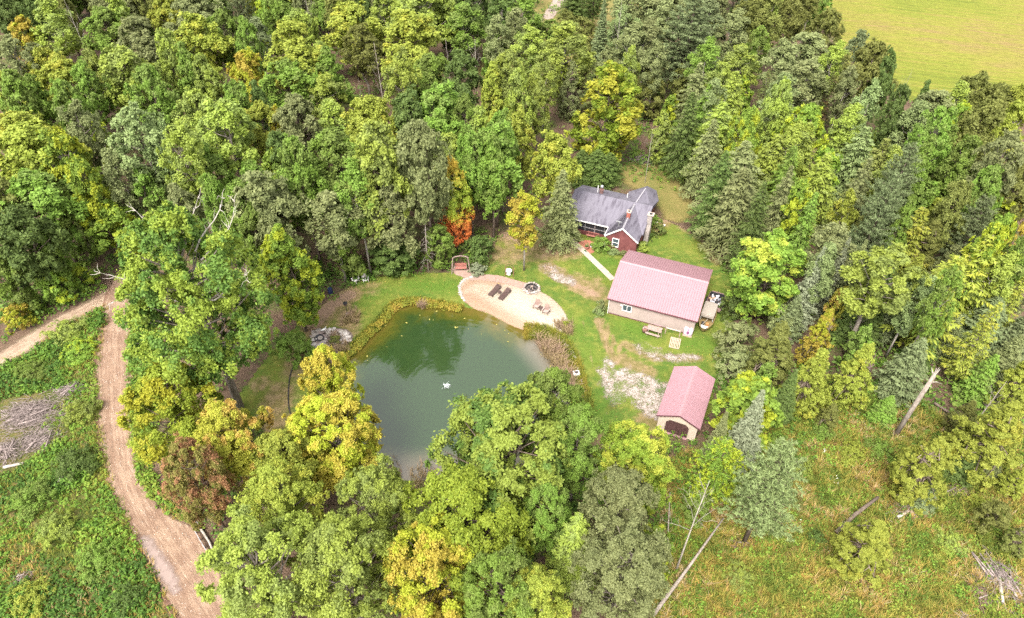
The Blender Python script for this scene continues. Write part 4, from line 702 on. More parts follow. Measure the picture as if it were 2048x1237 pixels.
for a_ in ((1548, 705, 112, 'C', 'olive green', 10, 'dull olive cedar, leftmost of the cedars above the meadow', 'dull olive cedar'), (1624, 755, 94, 'C', 'yellow-green', 10, 'conical yellow-green cedar, middle one above the meadow', 'middle cedar'), (1713, 746, 96, 'C', 'yellow-green', 10, 'conical yellow-green cedar next to the broken snag', 'cedar by the snag'),
           (1850, 930, 132, 'C', 'yellow-green', 9, 'yellow-green cedar alone in the meadow below the snag', 'lone meadow cedar'), (1990, 870, 150, 'C', 'yellow-green', 11, 'large yellow-green cedar at the right edge of the meadow', 'cedar at the right edge'), (1735, 1085, 128, 'C', 'yellow-green', 7.5, 'pale feathery cedar low in the meadow beside a fallen log', 'droopy cedar in the meadow'),
           (1930, 925, 78, 'F', 'dark green', 5, 'dark green young fir right of the lone meadow cedar', 'dark young fir'), (1848, 992, 66, 'F', 'blue-green', 4, 'little blue-green fir at the foot of the lone meadow cedar'), (1811, 742, 104, 'F', 'blue-green', 9, 'blue-green fir just behind the broken snag', 'fir behind the snag'), (1612, 592, 66, 'S', 'silvery green', 13, 'tall silvery spruce right of the yellow-topped maple', 'tall silvery spruce'),
           (1375, 95, 150, 'W', 'blue-green', 19, 'big blue-green pine towering at the top right of centre', 'big pine at the top'), (1202, 82, 52, 'S', 'blue-green', 14, 'dark blue spruce alone in the dry glade at the top', 'blue spruce in the glade'), (62, 92, 66, 'U', 'golden', 12, 'golden tree among dark green trees at the top left', 'golden tree at the top left'), (502, 152, 80, 'M', 'golden', 14, 'golden-yellow tree at the top left of centre', 'golden tree at the top'),
           (280, 285, 130, 'A', 'pale green', 18, 'tall pale green tree with forked pale trunk above the road end', 'tall pale tree'), (455, 268, 140, 'A', 'light green', 18, 'tall tree with white bare forked limbs above the huge old tree', 'tree with white limbs'), (222, 448, 108, 'U', 'lime green', 9, 'small lime-yellow maple at the end of the dirt road', 'lime maple at the road end'), (30, 636, 56, 'B', 'golden', 3, 'yellow bush at the left edge beside the forest trail', 'yellow bush by the trail'),
           (665, 440, 105, 'P', 'grey-green', 14, 'lumpy grey-green tree right of the lime tree', 'lumpy grey-green tree'), (669, 330, 135, 'M', 'mid green', 17, 'large rich green tree above the lumpy grey-green tree', 'rich green tree'), (1105, 330, 98, 'M', 'yellow-green', 14, 'yellow-tinged maple left of the tall maple behind the house', 'yellow-tinged maple'), (598, 112, 145, 'M', 'yellow-green', 18, 'broad dome-shaped yellow-green tree at the top left of centre', 'broad dome tree'), (824, 90, 145, 'M', 'yellow-green', 17, 'broad yellow-green tree high at the top centre', 'broad tree at the top centre'), (1956, 425, 112, 'U', 'lime green', 11, 'yellow-lime maple near the right edge by two leaning trunks', 'yellow-lime maple at the right')):
    crown_at(*a_)
based(857, 543, 430, 34, 'D', 'brown', 'dead conifer with drooping bare branches at the lawn edge', 'dead conifer', var=0)
for bx, by, ty, w_, k_, t_, lb in ((1190, 372, 300, 90, 'H', 'dark green', 'dark evergreen behind the left part of the house roof'), (1160, 365, 300, 70, 'H', 'dark green', 'dark evergreen behind the far left end of the house'), (1215, 362, 305, 70, 'H', 'dark green', 'dark evergreen behind the metal flue of the house')):
    based(bx, by, ty, w_, k_, t_, lb)
# --- the rest of the wood, surveyed tree by tree: x, y, crown width, kind, tone, height
REST = '''1560 205 60 P pale 15;1692 262 56 P light 15;1822 262 60 P pale 15;1902 222 60 P light 14;1772 352 60 P light 14;1832 602 70 P pale 12;1992 560 70 P light 13;1642 542 50 P pale 13;1420 212 50 P pale 14;1580 300 60 P light 14;1050 28 62 P mid 15;1030 66 52 P greyg 14;1150 2 60 F dark 10;1188 -4 62 W dark 15;1166 66 46 U olive 7;1098 74 50 U mid 8;1172 128 52 U olive 8;1212 134 50 U greyg 8;1262 96 62 P greyg 15;1292 88 60 P greyg 15;1322 58 62 P greyg 16;1130 40 40 B olive 4;1075 50 40 B greyg 4;990 110 50 U mid 9;1240 60 44 P pale 15;26 39 62 M dark;65 20 55 M dark;111 50 66 P light;233 22 75 M light;215 62 85 M mid;290 92 112 M greyg;296 22 30 S dark;388 34 95 M greyg;486 28 48 W blueg;400 88 92 M yelg;450 70 62 M mid;499 95 52 M mid;378 140 72 M mid;340 122 62 M light;34 125 92 A greyg;100 142 72 M yelg;44 148 30 U golden;130 172 92 M yelg;181 185 72 M mid;197 150 52 M light;259 155 112 M light;305 188 82 M mid;16 195 82 M yelg;44 212 82 M mid;80 200 70 M mid;52 282 112 M yelg;165 262 82 A greyg;145 222 62 M mid;202 275 38 P lime 12;404 242 92 M light;415 160 62 M light;478 225 70 M mid;528 45 32 P lime;560 45 62 M mid;681 20 72 M olive;702 52 112 M yelg;603 68 72 M light;520 85 52 P blueg;772 26 72 M light;844 28 130 M light;927 52 66 P mid;953 20 62 M dark;1005 22 62 P dark;660 148 92 M mid;725 98 82 M olive;585 170 112 M mid;655 194 62 P light;520 212 62 M dark;805 168 82 A light;862 160 82 M mid;924 166 84 M dark;992 78 46 P greyg;986 178 72 M yelg;528 258 82 M yelg;563 280 30 U golden 13;598 248 92 M greyg;668 254 72 P light;740 254 96 M yelg;818 250 102 M dark;883 242 112 M mid;960 270 82 M light;1004 286 62 M mid;
760 330 92 A greyg;831 303 92 M greyg;903 320 58 P light;991 319 112 M mid;986 425 92 M mid;955 500 52 B dark 4;533 425 122 M greyg;758 391 122 M light;785 448 112 M greyg;697 508 72 U mid;792 520 92 U dark 5;880 497 52 U mid 5;515 480 82 M mid;515 378 72 M mid;565 394 72 U lime 10;552 490 72 M greyg;65 320 150 M yelg;135 334 102 M lime;85 404 132 M mid;20 415 82 M olive;47 477 112 M dark;181 378 72 M lime;100 540 72 U mid;108 562 52 U lime 6;160 549 52 B lime 3;26 562 72 U mid;370 435 72 M greyg;375 320 102 A light;440 427 62 M mid;491 425 92 M mid;325 300 70 A pale;240 360 60 P greyg;300 400 70 U mid 11;150 440 70 U mid 11;420 350 70 P mid;350 385 60 U dark 10;590 330 90 M mid;610 395 80 M mid;560 330 70 M dark;720 430 70 P mid;850 380 90 M greyg;940 330 70 M mid;930 250 60 M mid;
1039 285 62 U yelg 12;1015 158 76 M light;1060 98 66 P light;1130 103 88 P light 16;1297 39 90 P greyg 16;1250 30 60 P greyg 16;1340 30 70 P greyg;1414 48 64 P blueg;1466 65 62 P greyg;1473 135 62 P light;1500 40 62 M olive;1383 220 84 H greyg;1340 228 44 U lime;1453 233 84 H light;1481 194 44 U lime;1297 186 64 U olive;1259 142 32 P light;1427 297 112 H light;1490 270 64 M lime;1142 176 52 C greyg 11;1124 168 42 L brown;1367 285 72 H dark;1090 150 50 P light;1040 200 60 M light;1320 270 50 U light;1075 190 60 M light;1527 36 92 M olive;1596 27 68 M olive;1648 69 62 M olive;1615 112 92 P greyg;1665 132 52 P light;1709 115 44 P blueg;1736 145 92 M olive;1761 165 42 M dark;1514 96 44 P mid;1599 173 92 P greyg;1517 222 36 L brown;1555 222 54 M light;1643 220 44 L brown;1604 262 78 M lime;1733 214 44 P pale;1788 235 62 M dark;1838 209 42 M dark;1865 230 84 P greyg;1865 278 82 A mid;1940 200 62 M olive;1980 222 84 M olive;2022 228 62 M yelg;1906 262 62 M lime;1953 266 84 M olive;2016 262 72 M yelg;1802 308 62 U yelg 9;1755 297 64 U lime 9;1665 312 64 H light;1885 304 72 M mid;1690 180 40 P greyg;1560 130 60 P greyg;1440 170 50 P light;1410 130 60 P mid;
1470 378 122 H greyg;1532 360 112 H light;1624 402 104 H light;1465 432 120 H greyg;1590 340 90 H light;1700 347 104 H pale;1730 387 92 H olive;1778 402 94 W blueg;1744 464 84 W blueg;1587 432 62 U lime 12;1680 442 52 U yelg 11;1864 450 92 U yelg;1876 392 64 U lime;2039 440 64 U golden 10;1931 483 92 W blueg 14;1655 499 84 P greyg;1762 557 142 A light 15;1802 511 104 L yelg;1848 499 92 C olive 11;1747 594 80 S dark;1778 628 54 S blueg 11;1919 585 132 L yelg 14;1855 628 130 L yelg 14;2008 578 112 C greyg 12;1962 655 112 F blueg 9;1673 615 36 U orange 7;1661 569 48 S silver 12;1550 440 70 H greyg;1410 330 80 H greyg;1540 300 70 H light;1820 370 70 M mid;1840 330 70 M mid;1920 340 80 M mid;1990 330 90 A greyg;2030 370 80 M olive;1960 390 60 M mid;1800 450 60 M mid;1980 500 60 M lime;2040 520 70 M mid;1890 540 70 C greyg;1700 520 50 F blueg;1690 640 70 F dark;1740 660 60 F dark;1890 680 70 F greyg;2030 680 90 F blueg;1960 760 70 F mid;2040 760 80 C yelg;1580 640 60 F blueg;1640 670 60 C golden 9;1560 640 50 B greyg 4;1470 682 74 B greyg 4.5;1468 734 64 B greyg 3.5;1460 610 40 B dark 3;1568 800 56 S dark 8;1530 760 50 U mid 6;1600 480 60 H mid;1500 470 70 H dark;1430 400 80 H dark;1400 265 70 H mid;
1360 170 50 U olive;1310 130 50 P greyg;1270 90 40 P pale;1180 190 40 L brown 10;1560 390 80 H mid;1640 350 60 U lime 10;1700 420 70 H greyg;1830 420 70 U mid 10;1900 430 70 M olive;1720 480 60 U olive 9;1820 560 60 C yelg;1780 510 50 U mid;1880 600 70 A mid;1950 610 70 C yelg;2000 630 70 L yelg;1690 580 50 S grey;1720 690 50 U mid 7;1940 700 70 L yelg 12;1850 690 60 F dark;2010 720 70 F greyg;'''
TN = {'dark': 'dark green', 'mid': 'mid green', 'light': 'light green', 'yelg': 'yellow-green', 'lime': 'lime green', 'golden': 'golden', 'pale': 'pale green', 'greyg': 'grey-green', 'grey': 'grey-green', 'blueg': 'blue-green', 'silver': 'silvery green', 'olive': 'olive green', 'brown': 'brown', 'orange': 'peach orange'}
for q in REST.replace('\n', '').split(';'):
    if not q.strip(): continue
    e_ = q.split(); crown_at(float(e_[0]), float(e_[1]), float(e_[2]) * 1.12, e_[3], TN[e_[4]], float(e_[5]) * rng.uniform(.95, 1.05) if len(e_) > 5 else KIND[e_[3]][2] * rng.uniform(0.92, 1.1))
for cx, cy, w_, H, v in ((158, 70, 40, 16, 1), (898, 130, 46, 12, 0), (950, 125, 50, 11, 1), (759, 150, 44, 14, 0), (722, 195, 26, 9, 1), (616, 25, 28, 14, 1), (1541, 150, 38, 12, 0), (1598, 95, 42, 12, 0), (1690, 200, 40, 12, 1), (1803, 190, 26, 12, 1), (1236, 75, 36, 17, 1), (1700, 250, 26, 14, 1), (1870, 250, 60, 13, 0), (1846, 335, 30, 15, 1), (2030, 560, 70, 12, 0), (1985, 800, 50, 7, 0), (1722, 640, 40, 8, 0), (1300, 300, 30, 10, 1)):
    crown_at(cx, cy, w_, 'X', 'brown', H, var=v)
# trees whose foot would stand on the lawn, beach or road step back into the wood
for t in TREES:
    if t[5] or t[1] in 'BKXD': continue
    o_ = t[0]; H_ = KIND[t[1]][2]; cz = PR[t[1]][0].cz; n_ = 0; hh = o_.location.copy()
    zz = 11.0
    while n_ < 16 and max(sdf(np.array([[o_.location.x, o_.location.y]]), g_)[0] for g_ in (LAWN, SAND, ROAD, TRAIL, POND)) > -0.6:
        zz -= 0.6; n_ += 1; q_ = at(t[3], t[4], max(zz, 1.5)); k_ = max(zz, 1.5) / 11.0; o_.location = (q_.x, q_.y, 0)
    if n_: o_.scale.z = o_.scale.z * max(.80, zz / (cz * H_))
for t in TREES:
    if 560 < t[3] < 1000 and 370 < t[4] < 525 and t[1] in 'MAPOU' and not t[5]: t[0].scale.z *= 1.28
# --- fill between the surveyed crowns
OPEN = [LAWN, CLEARING, VERGE, MEADOW, ROAD, TRAIL, POND, FIELD, GLADE]
YARD_PX = np.array([(600,640),(720,560),(900,530),(990,470),(1120,440),(1160,360),(1330,360),(1480,480),(1480,760),(1420,880),(1320,880),(1260,840),(1180,900),(1000,800),(860,940),(760,940),(700,800),(560,860),(560,700)])
GAP_PX = [YARD_PX, np.array([(0,760),(0,590),(60,600),(190,560),(250,500),(300,520),(280,620),(280,900),(420,1040),(480,1237),(0,1237)]), np.array([(1620,0),(2048,0),(2048,180),(1850,190),(1700,110)]), np.array([(1320,880),(1440,1000),(1560,800),(1760,790),(1900,840),(2048,860),(2048,1237),(1330,1237)]), np.array([(1180,20),(1300,50),(1310,150),(1220,140),(1140,60),(1080,40),(1110,0)])]
bases = np.array([[t[0].location.x, t[0].location.y] for t in TREES]); cand = []
for y_ in np.arange(24, 212, 4.6):
    for x_ in np.arange(-160, 161, 4.6):
        p = np.array([x_ + rng.uniform(-1.8, 1.8), y_ + rng.uniform(-1.8, 1.8)]); q = pix((p[0], p[1], 5.0))
        if not (-40 < q[0] < 2090 and pix((p[0], p[1], 0))[1] > -8 and q[1] < 1300): continue
        if np.min(np.linalg.norm(bases - p, axis=1)) < 3.6 or any(sdf(p[None], o_)[0] > -2.2 for o_ in OPEN): continue
        H = rng.uniform(8, 12) * (1.3 if p[1] > 140 else 1); tp = pix((p[0], p[1], H)); md = pix((p[0], p[1], H * 0.6))
        if any(inside(np.array([tp[:2], md[:2], pix((p[0], p[1], 0))[:2]]), g_).any() for g_ in GAP_PX): continue
        cand.append((p, H, md))
rng.shuffle(cand)
cand = [c for c in cand if c[2][1] < 45] + [c for c in cand if c[2][1] >= 45][:45]
for p, H, md in cand[:150]:
    right = md[0] > 1380; k_ = rng.choice(['M', 'O', 'M', 'M']) if p[1] > 140 else rng.choice(['H', 'F', 'U', 'P', 'C', 'S'] if right else ['M', 'U', 'P', 'M', 'U']); tn = rng.choice(['light green', 'mid green', 'grey-green', 'yellow-green', 'olive green', 'dark green'] if not right else ['grey-green', 'blue-green', 'mid green', 'olive green', 'light green'])
    plant(k_, tn, (p[0], p[1], 0), H, rng.uniform(5, 7.5) if k_ in 'MUPO' else rng.uniform(3, 4.5), md[0], md[1])
print('trees', len(TREES), 'candidates', len(cand))
# --- labels that single each one out: own description, else by the nearest named tree
marks = [(t[3], t[4], t[6]) for t in TREES if t[6]] + [(893, 772, 'pond fountain'), (1310, 590, 'pink-roofed barn'), (1375, 800, 'small pink-roofed garage'), (1240, 430, 'grey-roofed house'), (1030, 610, 'sand beach'), (1850, 90, 'hay field'), (1110, 20, 'gravel track at the top'), (120, 880, 'brush in the clearing')]
ordw = ['nearest', 'second', 'third', 'fourth', 'fifth', 'sixth', 'seventh', 'eighth', 'ninth', 'tenth']
cells = {}
for t in TREES:
    if t[5]: t[0]['label'] = t[5]; continue
    d = sorted(((t[3] - m[0]) ** 2 + (t[4] - m[1]) ** 2, m) for m in marks if m[2] != t[6]); m = d[0][1]; dx, dy = t[3] - m[0], t[4] - m[1]
    rel = ('right of' if dx > 0 else 'left of') if abs(dx) > abs(dy) else ('in front of' if dy > 0 else 'behind')
    cells.setdefault((t[2] if t[1] not in 'XD' else '', KIND[t[1]][1], rel, m[2]), []).append((d[0][0], t))
for (tone, kn, rel, m), L in cells.items():
    L.sort(key=lambda z: z[0])
    for i, (_, t) in enumerate(L):
        t[0]['label'] = f"{tone} {kn} {rel} the {m}".strip() if len(L) == 1 else f"{ordw[min(i, 9)]} {tone} {kn} {rel} the {m}".replace('  ', ' ')
# ------------------------------------------------------------------ things in the yard
def stone_mesh(name, seed, mat):
    r = np.random.default_rng(seed); b = MB(); n = 7; L = [(0.55, -.5), (1.0, -.15), (.92, .25), (.5, .5)]; vs = []
    for R_, z in L:
        for k in range(n): q = R_ * r.uniform(.78, 1.15); vs.append((q * math.cos(6.2832 * k / n), q * math.sin(6.2832 * k / n), z * r.uniform(.85, 1.15)))
    fs = [(i * n + k, i * n + (k + 1) % n, (i + 1) * n + (k + 1) % n, (i + 1) * n + k) for i in range(3) for k in range(n)] + [tuple(range(n - 1, -1, -1)), tuple(range(3 * n, 4 * n))]
    me = bpy.data.meshes.new(name); me.from_pydata(vs, [], fs); me.materials.append(mat); return me
M_LIME = plain('white_limestone', (0.285, 0.245, 0.215), 0.9, 0.2, 3, bump=0.4); M_ROCKP = plain('pinkish_rock', (0.225, 0.175, 0.158), 0.9, 0.3, 3, bump=0.4)
M_LIME2 = plain('sunbleached_rock', (0.40, 0.36, 0.33), 0.9, 0.25, 3, bump=0.4)
ST = [stone_mesh('stone', 300 + k, (M_LIME, M_ROCKP, M_LIME2, M_ROCKP, M_LIME, M_ROCKP)[k]) for k in range(6)]
def stone(p, s, parent, sq=0.6, k=None):
    o = bpy.data.objects.new('stone', ST[rng.integers(6) if k is None else k]); col.objects.link(o); o.parent = parent; o.location = p; o.rotation_euler = (rng.uniform(-.2, .2), rng.uniform(-.2, .2), rng.uniform(0, 6.28)); o.scale = (s * rng.uniform(.8, 1.25), s * rng.uniform(.8, 1.1), s * sq * rng.uniform(.8, 1.2)); return o
# concrete walk from the patio to the barn, cast in slabs
WALK = [np.array(at(*p)[:2]) for p in ((1138, 477), (1160, 496), (1186, 521), (1206, 540), (1226, 560))]
wk = empty('concrete_walk', (0, 0, 0)); wk['kind'] = 'structure'; wk['label'] = 'narrow concrete walk running from the house to the barn'
cum = np.concatenate([[0], np.cumsum([np.linalg.norm(b - a) for a, b in zip(WALK, WALK[1:])])]); wp = lambda s: np.array([np.interp(s, cum, [q[i] for q in WALK]) for i in (0, 1)])
ns = int(cum[-1] / 1.25)
for k in range(ns):
    a, b_ = wp(cum[-1] * k / ns + .012), wp(cum[-1] * (k + 1) / ns - .012); d = (b_ - a) / np.linalg.norm(b_ - a); q = np.array([-d[1], d[0]]) * .42
    MB().slab([(*(a - q), .06), (*(b_ - q), .06), (*(b_ + q), .06), (*(a + q), .06)], .1).build('slab', M_CONC, wk)
# sun loungers and their table
def lounger(root):
    L, W = 2.0, .66; b = MB()
    for s in (-1, 1): b.box(-.92, .98, s * W / 2 - .035, s * W / 2 + .035, .24, .32)
    for x in (-.9, .05, .95): b.box(x - .03, x + .03, -W / 2 + .036, W / 2 - .036, .245, .315)
    b.build('frame', DK_WOOD, root)
    for x in (-.8, .85):
        for s in (-1, 1): MB().box(x - .04, x + .04, s * (W / 2 - .03) - .035, s * (W / 2 - .03) + .035, 0, .239).build('leg', DK_WOOD, root)
    for k in range(9): MB().box(-.92 + k * .135, -.92 + k * .135 + .11, -W / 2, W / 2, .322, .345).build('slat', DK_WOOD, root)
    for k in range(6):
        u0 = .32 + k * .115; z0 = .34 + (u0 - .3) * .32; MB().add([(u0, -W/2, z0), (u0 + .095, -W/2, z0 + .03), (u0 + .095, W/2, z0 + .03), (u0, W/2, z0), (u0, -W/2, z0 + .024), (u0 + .095, -W/2, z0 + .054), (u0 + .095, W/2, z0 + .054), (u0, W/2, z0 + .024)], [(0,3,2,1),(4,5,6,7),(0,1,5,4),(1,2,6,5),(2,3,7,6),(3,0,4,7)]).build('slat', DK_WOOD, root)
p1, p2 = at(989, 585), at(1009, 592.5); a_, b_ = at(982.5, 593.5), at(998, 577.5); yl = math.atan2(b_.y - a_.y, b_.x - a_.x)
l1 = empty('sun_lounger', (p1.x, p1.y, .016), yl, 'dark wooden sun lounger on the sand, left one of the pair', 'sun lounger', 'dark loungers on the beach'); lounger(l1); l1.scale = (1.14, .95, 1)
l2 = copy_tree(l1); l2.location = (p2.x, p2.y, .016); l2['label'] = 'dark wooden sun lounger on the sand, right one nearer the fire pit'
q = (p1 + p2) / 2; st = empty('side_table', (q.x, q.y, .016), yl, 'small dark table between the two dark sun loungers', 'table')
MB().lathe([(.27, .40), (.27, .44)], (0, 0, 0), 14).build('table_top', DK_WOOD, st)
for k in range(3): a = k * 2.09; MB().tube([(.2 * math.cos(a), .2 * math.sin(a), 0), (.1 * math.cos(a), .1 * math.sin(a), .4)], .025, 5).build('leg', DK_WOOD, st)
# adirondack chairs
ADW = plain('grey_brown_slats', (0.20, 0.13, 0.11), 0.8, 0.2); ADP = plain('pale_pink_seat', (0.30, 0.225, 0.20), 0.75, 0.1)
def adirondack(root, mat, seatm):
    for k in range(5): MB().bar((-.28 + k * .115, -.02 + .0, .33), (-.28 + k * .115 + (k - 2) * .015, .40, 1.02 - abs(k - 2) * .05), .10, .025, (0, 1, 0)).build('back_slat', mat, root)
    for k in range(5): y = -.55 + k * .115; MB().box(-.29, .29, y, y + .10, .36 - k * .012 - .02, .38 - k * .012).build('seat_slat', seatm, root)
    for s in (-1, 1):
        MB().box(s * .38 - .07, s * .38 + .07, -.62, .16, .56, .585).build('armrest', seatm, root); MB().box(s * .33 - .03, s * .33 + .03, -.56, -.47, 0, .559).build('leg', mat, root)
        MB().bar((s * .33, -.5, .34), (s * .33, .38, .04), .03, .12).build('leg', mat, root)
def face(px, py, tx, ty): a, b = at(px, py), at(tx, ty); return math.atan2(b.y - a.y, b.x - a.x) + PI / 2
ca = at(1074, 614); cb = at(1093, 624); ya = math.radians(200)
a1 = empty('adirondack_chair', (ca.x, ca.y, .016), math.radians(-28), 'grey-brown adirondack chair on the pale sand, the one nearer the fire pit', 'chair', 'adirondack chairs on the beach'); adirondack(a1, ADW, ADP)
a2 = copy_tree(a1); a2.location = (cb.x, cb.y, .016); a2['label'] = 'grey-brown adirondack chair on the pale sand, the one nearer the lawn and barn'
q = at(1082.5, 620.5); t2 = empty('side_table', (q.x, q.y, .016), .3, 'low brown table between the two adirondack chairs on the sand', 'table')
for k in range(4): MB().box(-.24 + k * .125, -.24 + k * .125 + .11, -.22, .22, .38, .405).build('slat', DK_WOOD, t2)
for x in (-.18, .18):
    for y in (-.17, .17): MB().box(x - .03, x + .03, y - .03, y + .03, 0, .379).build('leg', DK_WOOD, t2)
# fire pit: ring of stones with ash and charred logs
fp = at(1063, 579); fpit = empty('fire_pit', (fp.x, fp.y, .016), 0, 'round stone fire pit with dark ash at the edge of the beach', 'fire pit')
g = G('ash'); M_ASH = g.done(g.bsdf(g.mix(g.step(g.noise(6, 4, .7), .35, .65), (.035, .03, .03), (.17, .14, .13)), .95, .1))
M_CHAR = plain('charred_wood', (.025, .022, .022), .9, .4)
MB().lathe([(.80, .05), (.5, .09), (0, .12)], (0, 0, 0), 20).build('ash_bed', M_ASH, fpit); MB().lathe([(.84, .0), (.84, .34), (.80, .34), (.80, .0)], (0, 0, 0), 28).build('pit_liner', M_CHAR, fpit)
for row, R_ in ((0, 1.02), (1, 0.99)):
    for k in range(18): a = 2 * PI * (k + .5 * row) / 18; o = stone((R_ * math.cos(a), R_ * math.sin(a), .11 + row * .19), .2, fpit, .55)
for k in range(5): a = k * 1.3; MB().tube([(.6 * math.cos(a), .6 * math.sin(a), .14), (-.4 * math.cos(a + .6), -.4 * math.sin(a + .6), .25)], .06, 6).build('log', (M_CHAR, WOOD)[k % 2], fpit)
# stones edging the beach on the left and the pond bank on the right
def edging(pts, n, s, label, name='stone_edging', mat_k=0, lift=.05):
    P = smooth_poly(pts, 4, False); d = np.concatenate([[0], np.cumsum(np.linalg.norm(np.diff(P, axis=0), axis=1))]); e = empty(name, (P[0][0], P[0][1], 0), 0, label, 'edging')
    for k in range(n):
        t = d[-1] * (k + rng.uniform(-.3, .3)) / (n - 1); q = np.array([np.interp(t, d, P[:, 0]), np.interp(t, d, P[:, 1])]) + rng.normal(size=2) * .06; z = float(zfun(sdf(q[None], POND))[0]); stone((q[0] - P[0][0], q[1] - P[0][1], z + lift), s * rng.uniform(.7, 1.3), e, .6, int(rng.integers(3)) * 2 + mat_k)
edging([(928, 602), (921, 588), (919, 575), (925, 563), (937, 556), (953, 553)], 30, .2, 'curved row of pale stones round the left end of the beach')
edging([(1119, 671), (1128, 684), (1140, 697), (1148, 712), (1150, 727), (1156, 735), (1163, 760), (1167, 778), (1164, 800)], 34, .2, 'row of white stones along the right bank of the pond')
# log swing under an arched frame on the brick landing
LOGW = plain('grey_log', (.24, .175, .15), .85, .25)
sp = at(922, 541); sw = empty('garden_swing', (sp.x, sp.y, .02), math.radians(4), 'wooden bench swing in an arched log frame on the brick landing', 'swing')
for s in (-1, 1):
    MB().tube([(s * 1.25, -.75, 0), (s * 1.02, 0, 2.1)], .06, 6).build('leg', LOGW, sw); MB().tube([(s * 1.25, .75, 0), (s * 1.02, 0, 2.1)], .06, 6).build('leg', LOGW, sw)
MB().tube([(-1.1, 0, 2.1), (-.7, 0, 2.38), (0, 0, 2.5), (.7, 0, 2.38), (1.1, 0, 2.1)], .075, 6).build('arch_beam', LOGW, sw)
for k in range(4): MB().box(-.8, .8, -.3 + k * .13, -.3 + k * .13 + .115, .46, .49).build('seat_slat', REDWOOD, sw)
for k in range(4): MB().box(-.8, .8, .24, .27, .55 + k * .13, .55 + k * .13 + .11).build('back_slat', REDWOOD, sw)
for s in (-1, 1): MB().tube([(s * .82, -.25, .5), (s * .84, 0, 2.2)], .015, 4).build('chain', BLACKM, sw); MB().box(s * .8 - .04, s * .8 + .04, -.32, .28, .66, .70).build('armrest', LOGW, sw)
# garden arch with a white basin
gp = at(1019, 552); ga = empty('garden_arch', (gp.x, gp.y, .01), math.radians(-8), 'slim rusty garden arch standing behind a white basin on the lawn', 'garden arch')
RUST = plain('rusty_iron', (.20, .10, .065), .8, .3)
for s in (-1, 1):
    for y in (-.2, .2): MB().tube([(s * .55, y, 0), (s * .55, y, 1.45)], .03, 5).build('post', RUST, ga)
for y in (-.2, .2): MB().tube([(.55 * math.cos(a), y, 1.45 + .5 * math.sin(a)) for a in np.linspace(0, PI, 9)], .028, 5).build('arch', RUST, ga)
for s in (-1, 1):
    for z in (.4, .8, 1.2): MB().tube([(s * .55, -.2, z), (s * .55, .2, z)], .015, 4).build('rung', RUST, ga)
bp = at(1017.5, 548.5); bb = empty('bird_bath', (bp.x, bp.y, .01), 0, 'white round bird bath in front of the garden arch', 'bird bath')
MB().lathe([(.30, 0), (.26, .06), (.1, .12), (.09, .42), (.2, .48)], (0, 0, 0), 16).build('pedestal', M_WHITE, bb, True); MB().lathe([(.1, .481), (.42, .56), (.46, .62), (.42, .63), (.3, .57), (0, .54)], (0, 0, 0), 20).build('basin', M_WHITE, bb, True)
# bird house pole with white foot near the left lawn
lp = at(695, 628); po_ = empty('bird_house', (lp.x, lp.y, 0), .3, 'small dark bird house on a thin pole left of the pond', 'bird house')
MB().tube([(0, 0, 0), (0, 0, 1.5)], .035, 6).build('pole', BLACKM, po_); MB().box(-.17, .17, -.17, .17, 1.5, 1.82).build('box', DK_WOOD, po_); MB().prism([(-.26, 1.81), (.26, 1.81), (0, 2.02)], 'y', -.24, .24).build('roof', BLACKM, po_); MB().lathe([(.26, 0), (.22, .1), (.05, .14)], (0, 0, 0), 10).build('foot', M_LIME, po_)
# white lawn chairs by the wood
for k, (x, y, rz, lb) in enumerate(((714, 562, 150, 'white wooden lawn chair at the wood edge, left one'), (731, 561, 200, 'white wooden lawn chair at the wood edge, right one half hidden'))):
    p = at(x, y)
    if k == 0: lc0 = empty('lawn_chair', (p.x, p.y, .01), math.radians(rz - 180), lb, 'chair', 'white chairs at the wood edge'); adirondack(lc0, plain('greyed_white_paint', (.58, .52, .48), .7, .15), M_WHITE)
    else: c_ = copy_tree(lc0); c_.location = (p.x, p.y, .01); c_.rotation_euler = (0, 0, math.radians(rz - 180)); c_['label'] = lb
p = at(662, 588); bn = empty('water_barrel', (p.x, p.y, 0), 0, 'dark blue barrel half hidden under the lime green tree', 'barrel'); bm = plain('dark_blue_plastic', (.02, .028, .07), .45, .2)
MB().lathe([(.27, 0), (.31, .2), (.32, .45), (.31, .7), (.27, .9), (.27, .91)], (0, 0, 0), 16).build('body', bm, bn, True); MB().lathe([(.285, .912), (.285, .95), (.25, .96)], (0, 0, 0), 16).build('rim', bm, bn)
# rock garden with a little waterfall basin, a white heron and driftwood
rp_ = at(650, 690); rk = empty('rock_garden', (rp_.x, rp_.y, 0), 0, 'heap of white and pinkish rocks with a dry waterfall beside the pond', 'rock garden')
g = G('pea_gravel'); n_ = g.noise(12, 4, .8); M_PEA = g.done(g.bsdf(g.mix(g.step(n_, .35, .65), (.085, .060, .048), (.20, .155, .13)), .95, .1, normal=g.bump(n_, .8, .05)))
ol = smooth_poly([(613, 705), (622, 686), (634, 668), (650, 660), (690, 658), (706, 672), (698, 690), (690, 715), (676, 735), (650, 738), (628, 725)], 3); cen = ol.mean(0)
vs_ = [(c_[0] - rp_.x, c_[1] - rp_.y, .02) for c_ in ol] + [(cen[0] + (c_[0] - cen[0]) * .5 - rp_.x, cen[1] + (c_[1] - cen[1]) * .5 - rp_.y, .14) for c_ in ol] + [(cen[0] - rp_.x, cen[1] - rp_.y, .17)]
n = len(ol); mb = MB(); mb.add(vs_, [(i, (i + 1) % n, n + (i + 1) % n, n + i) for i in range(n)] + [(n + i, n + (i + 1) % n, 2 * n) for i in range(n)]); mb.build('gravel_mound', M_PEA, rk, True)
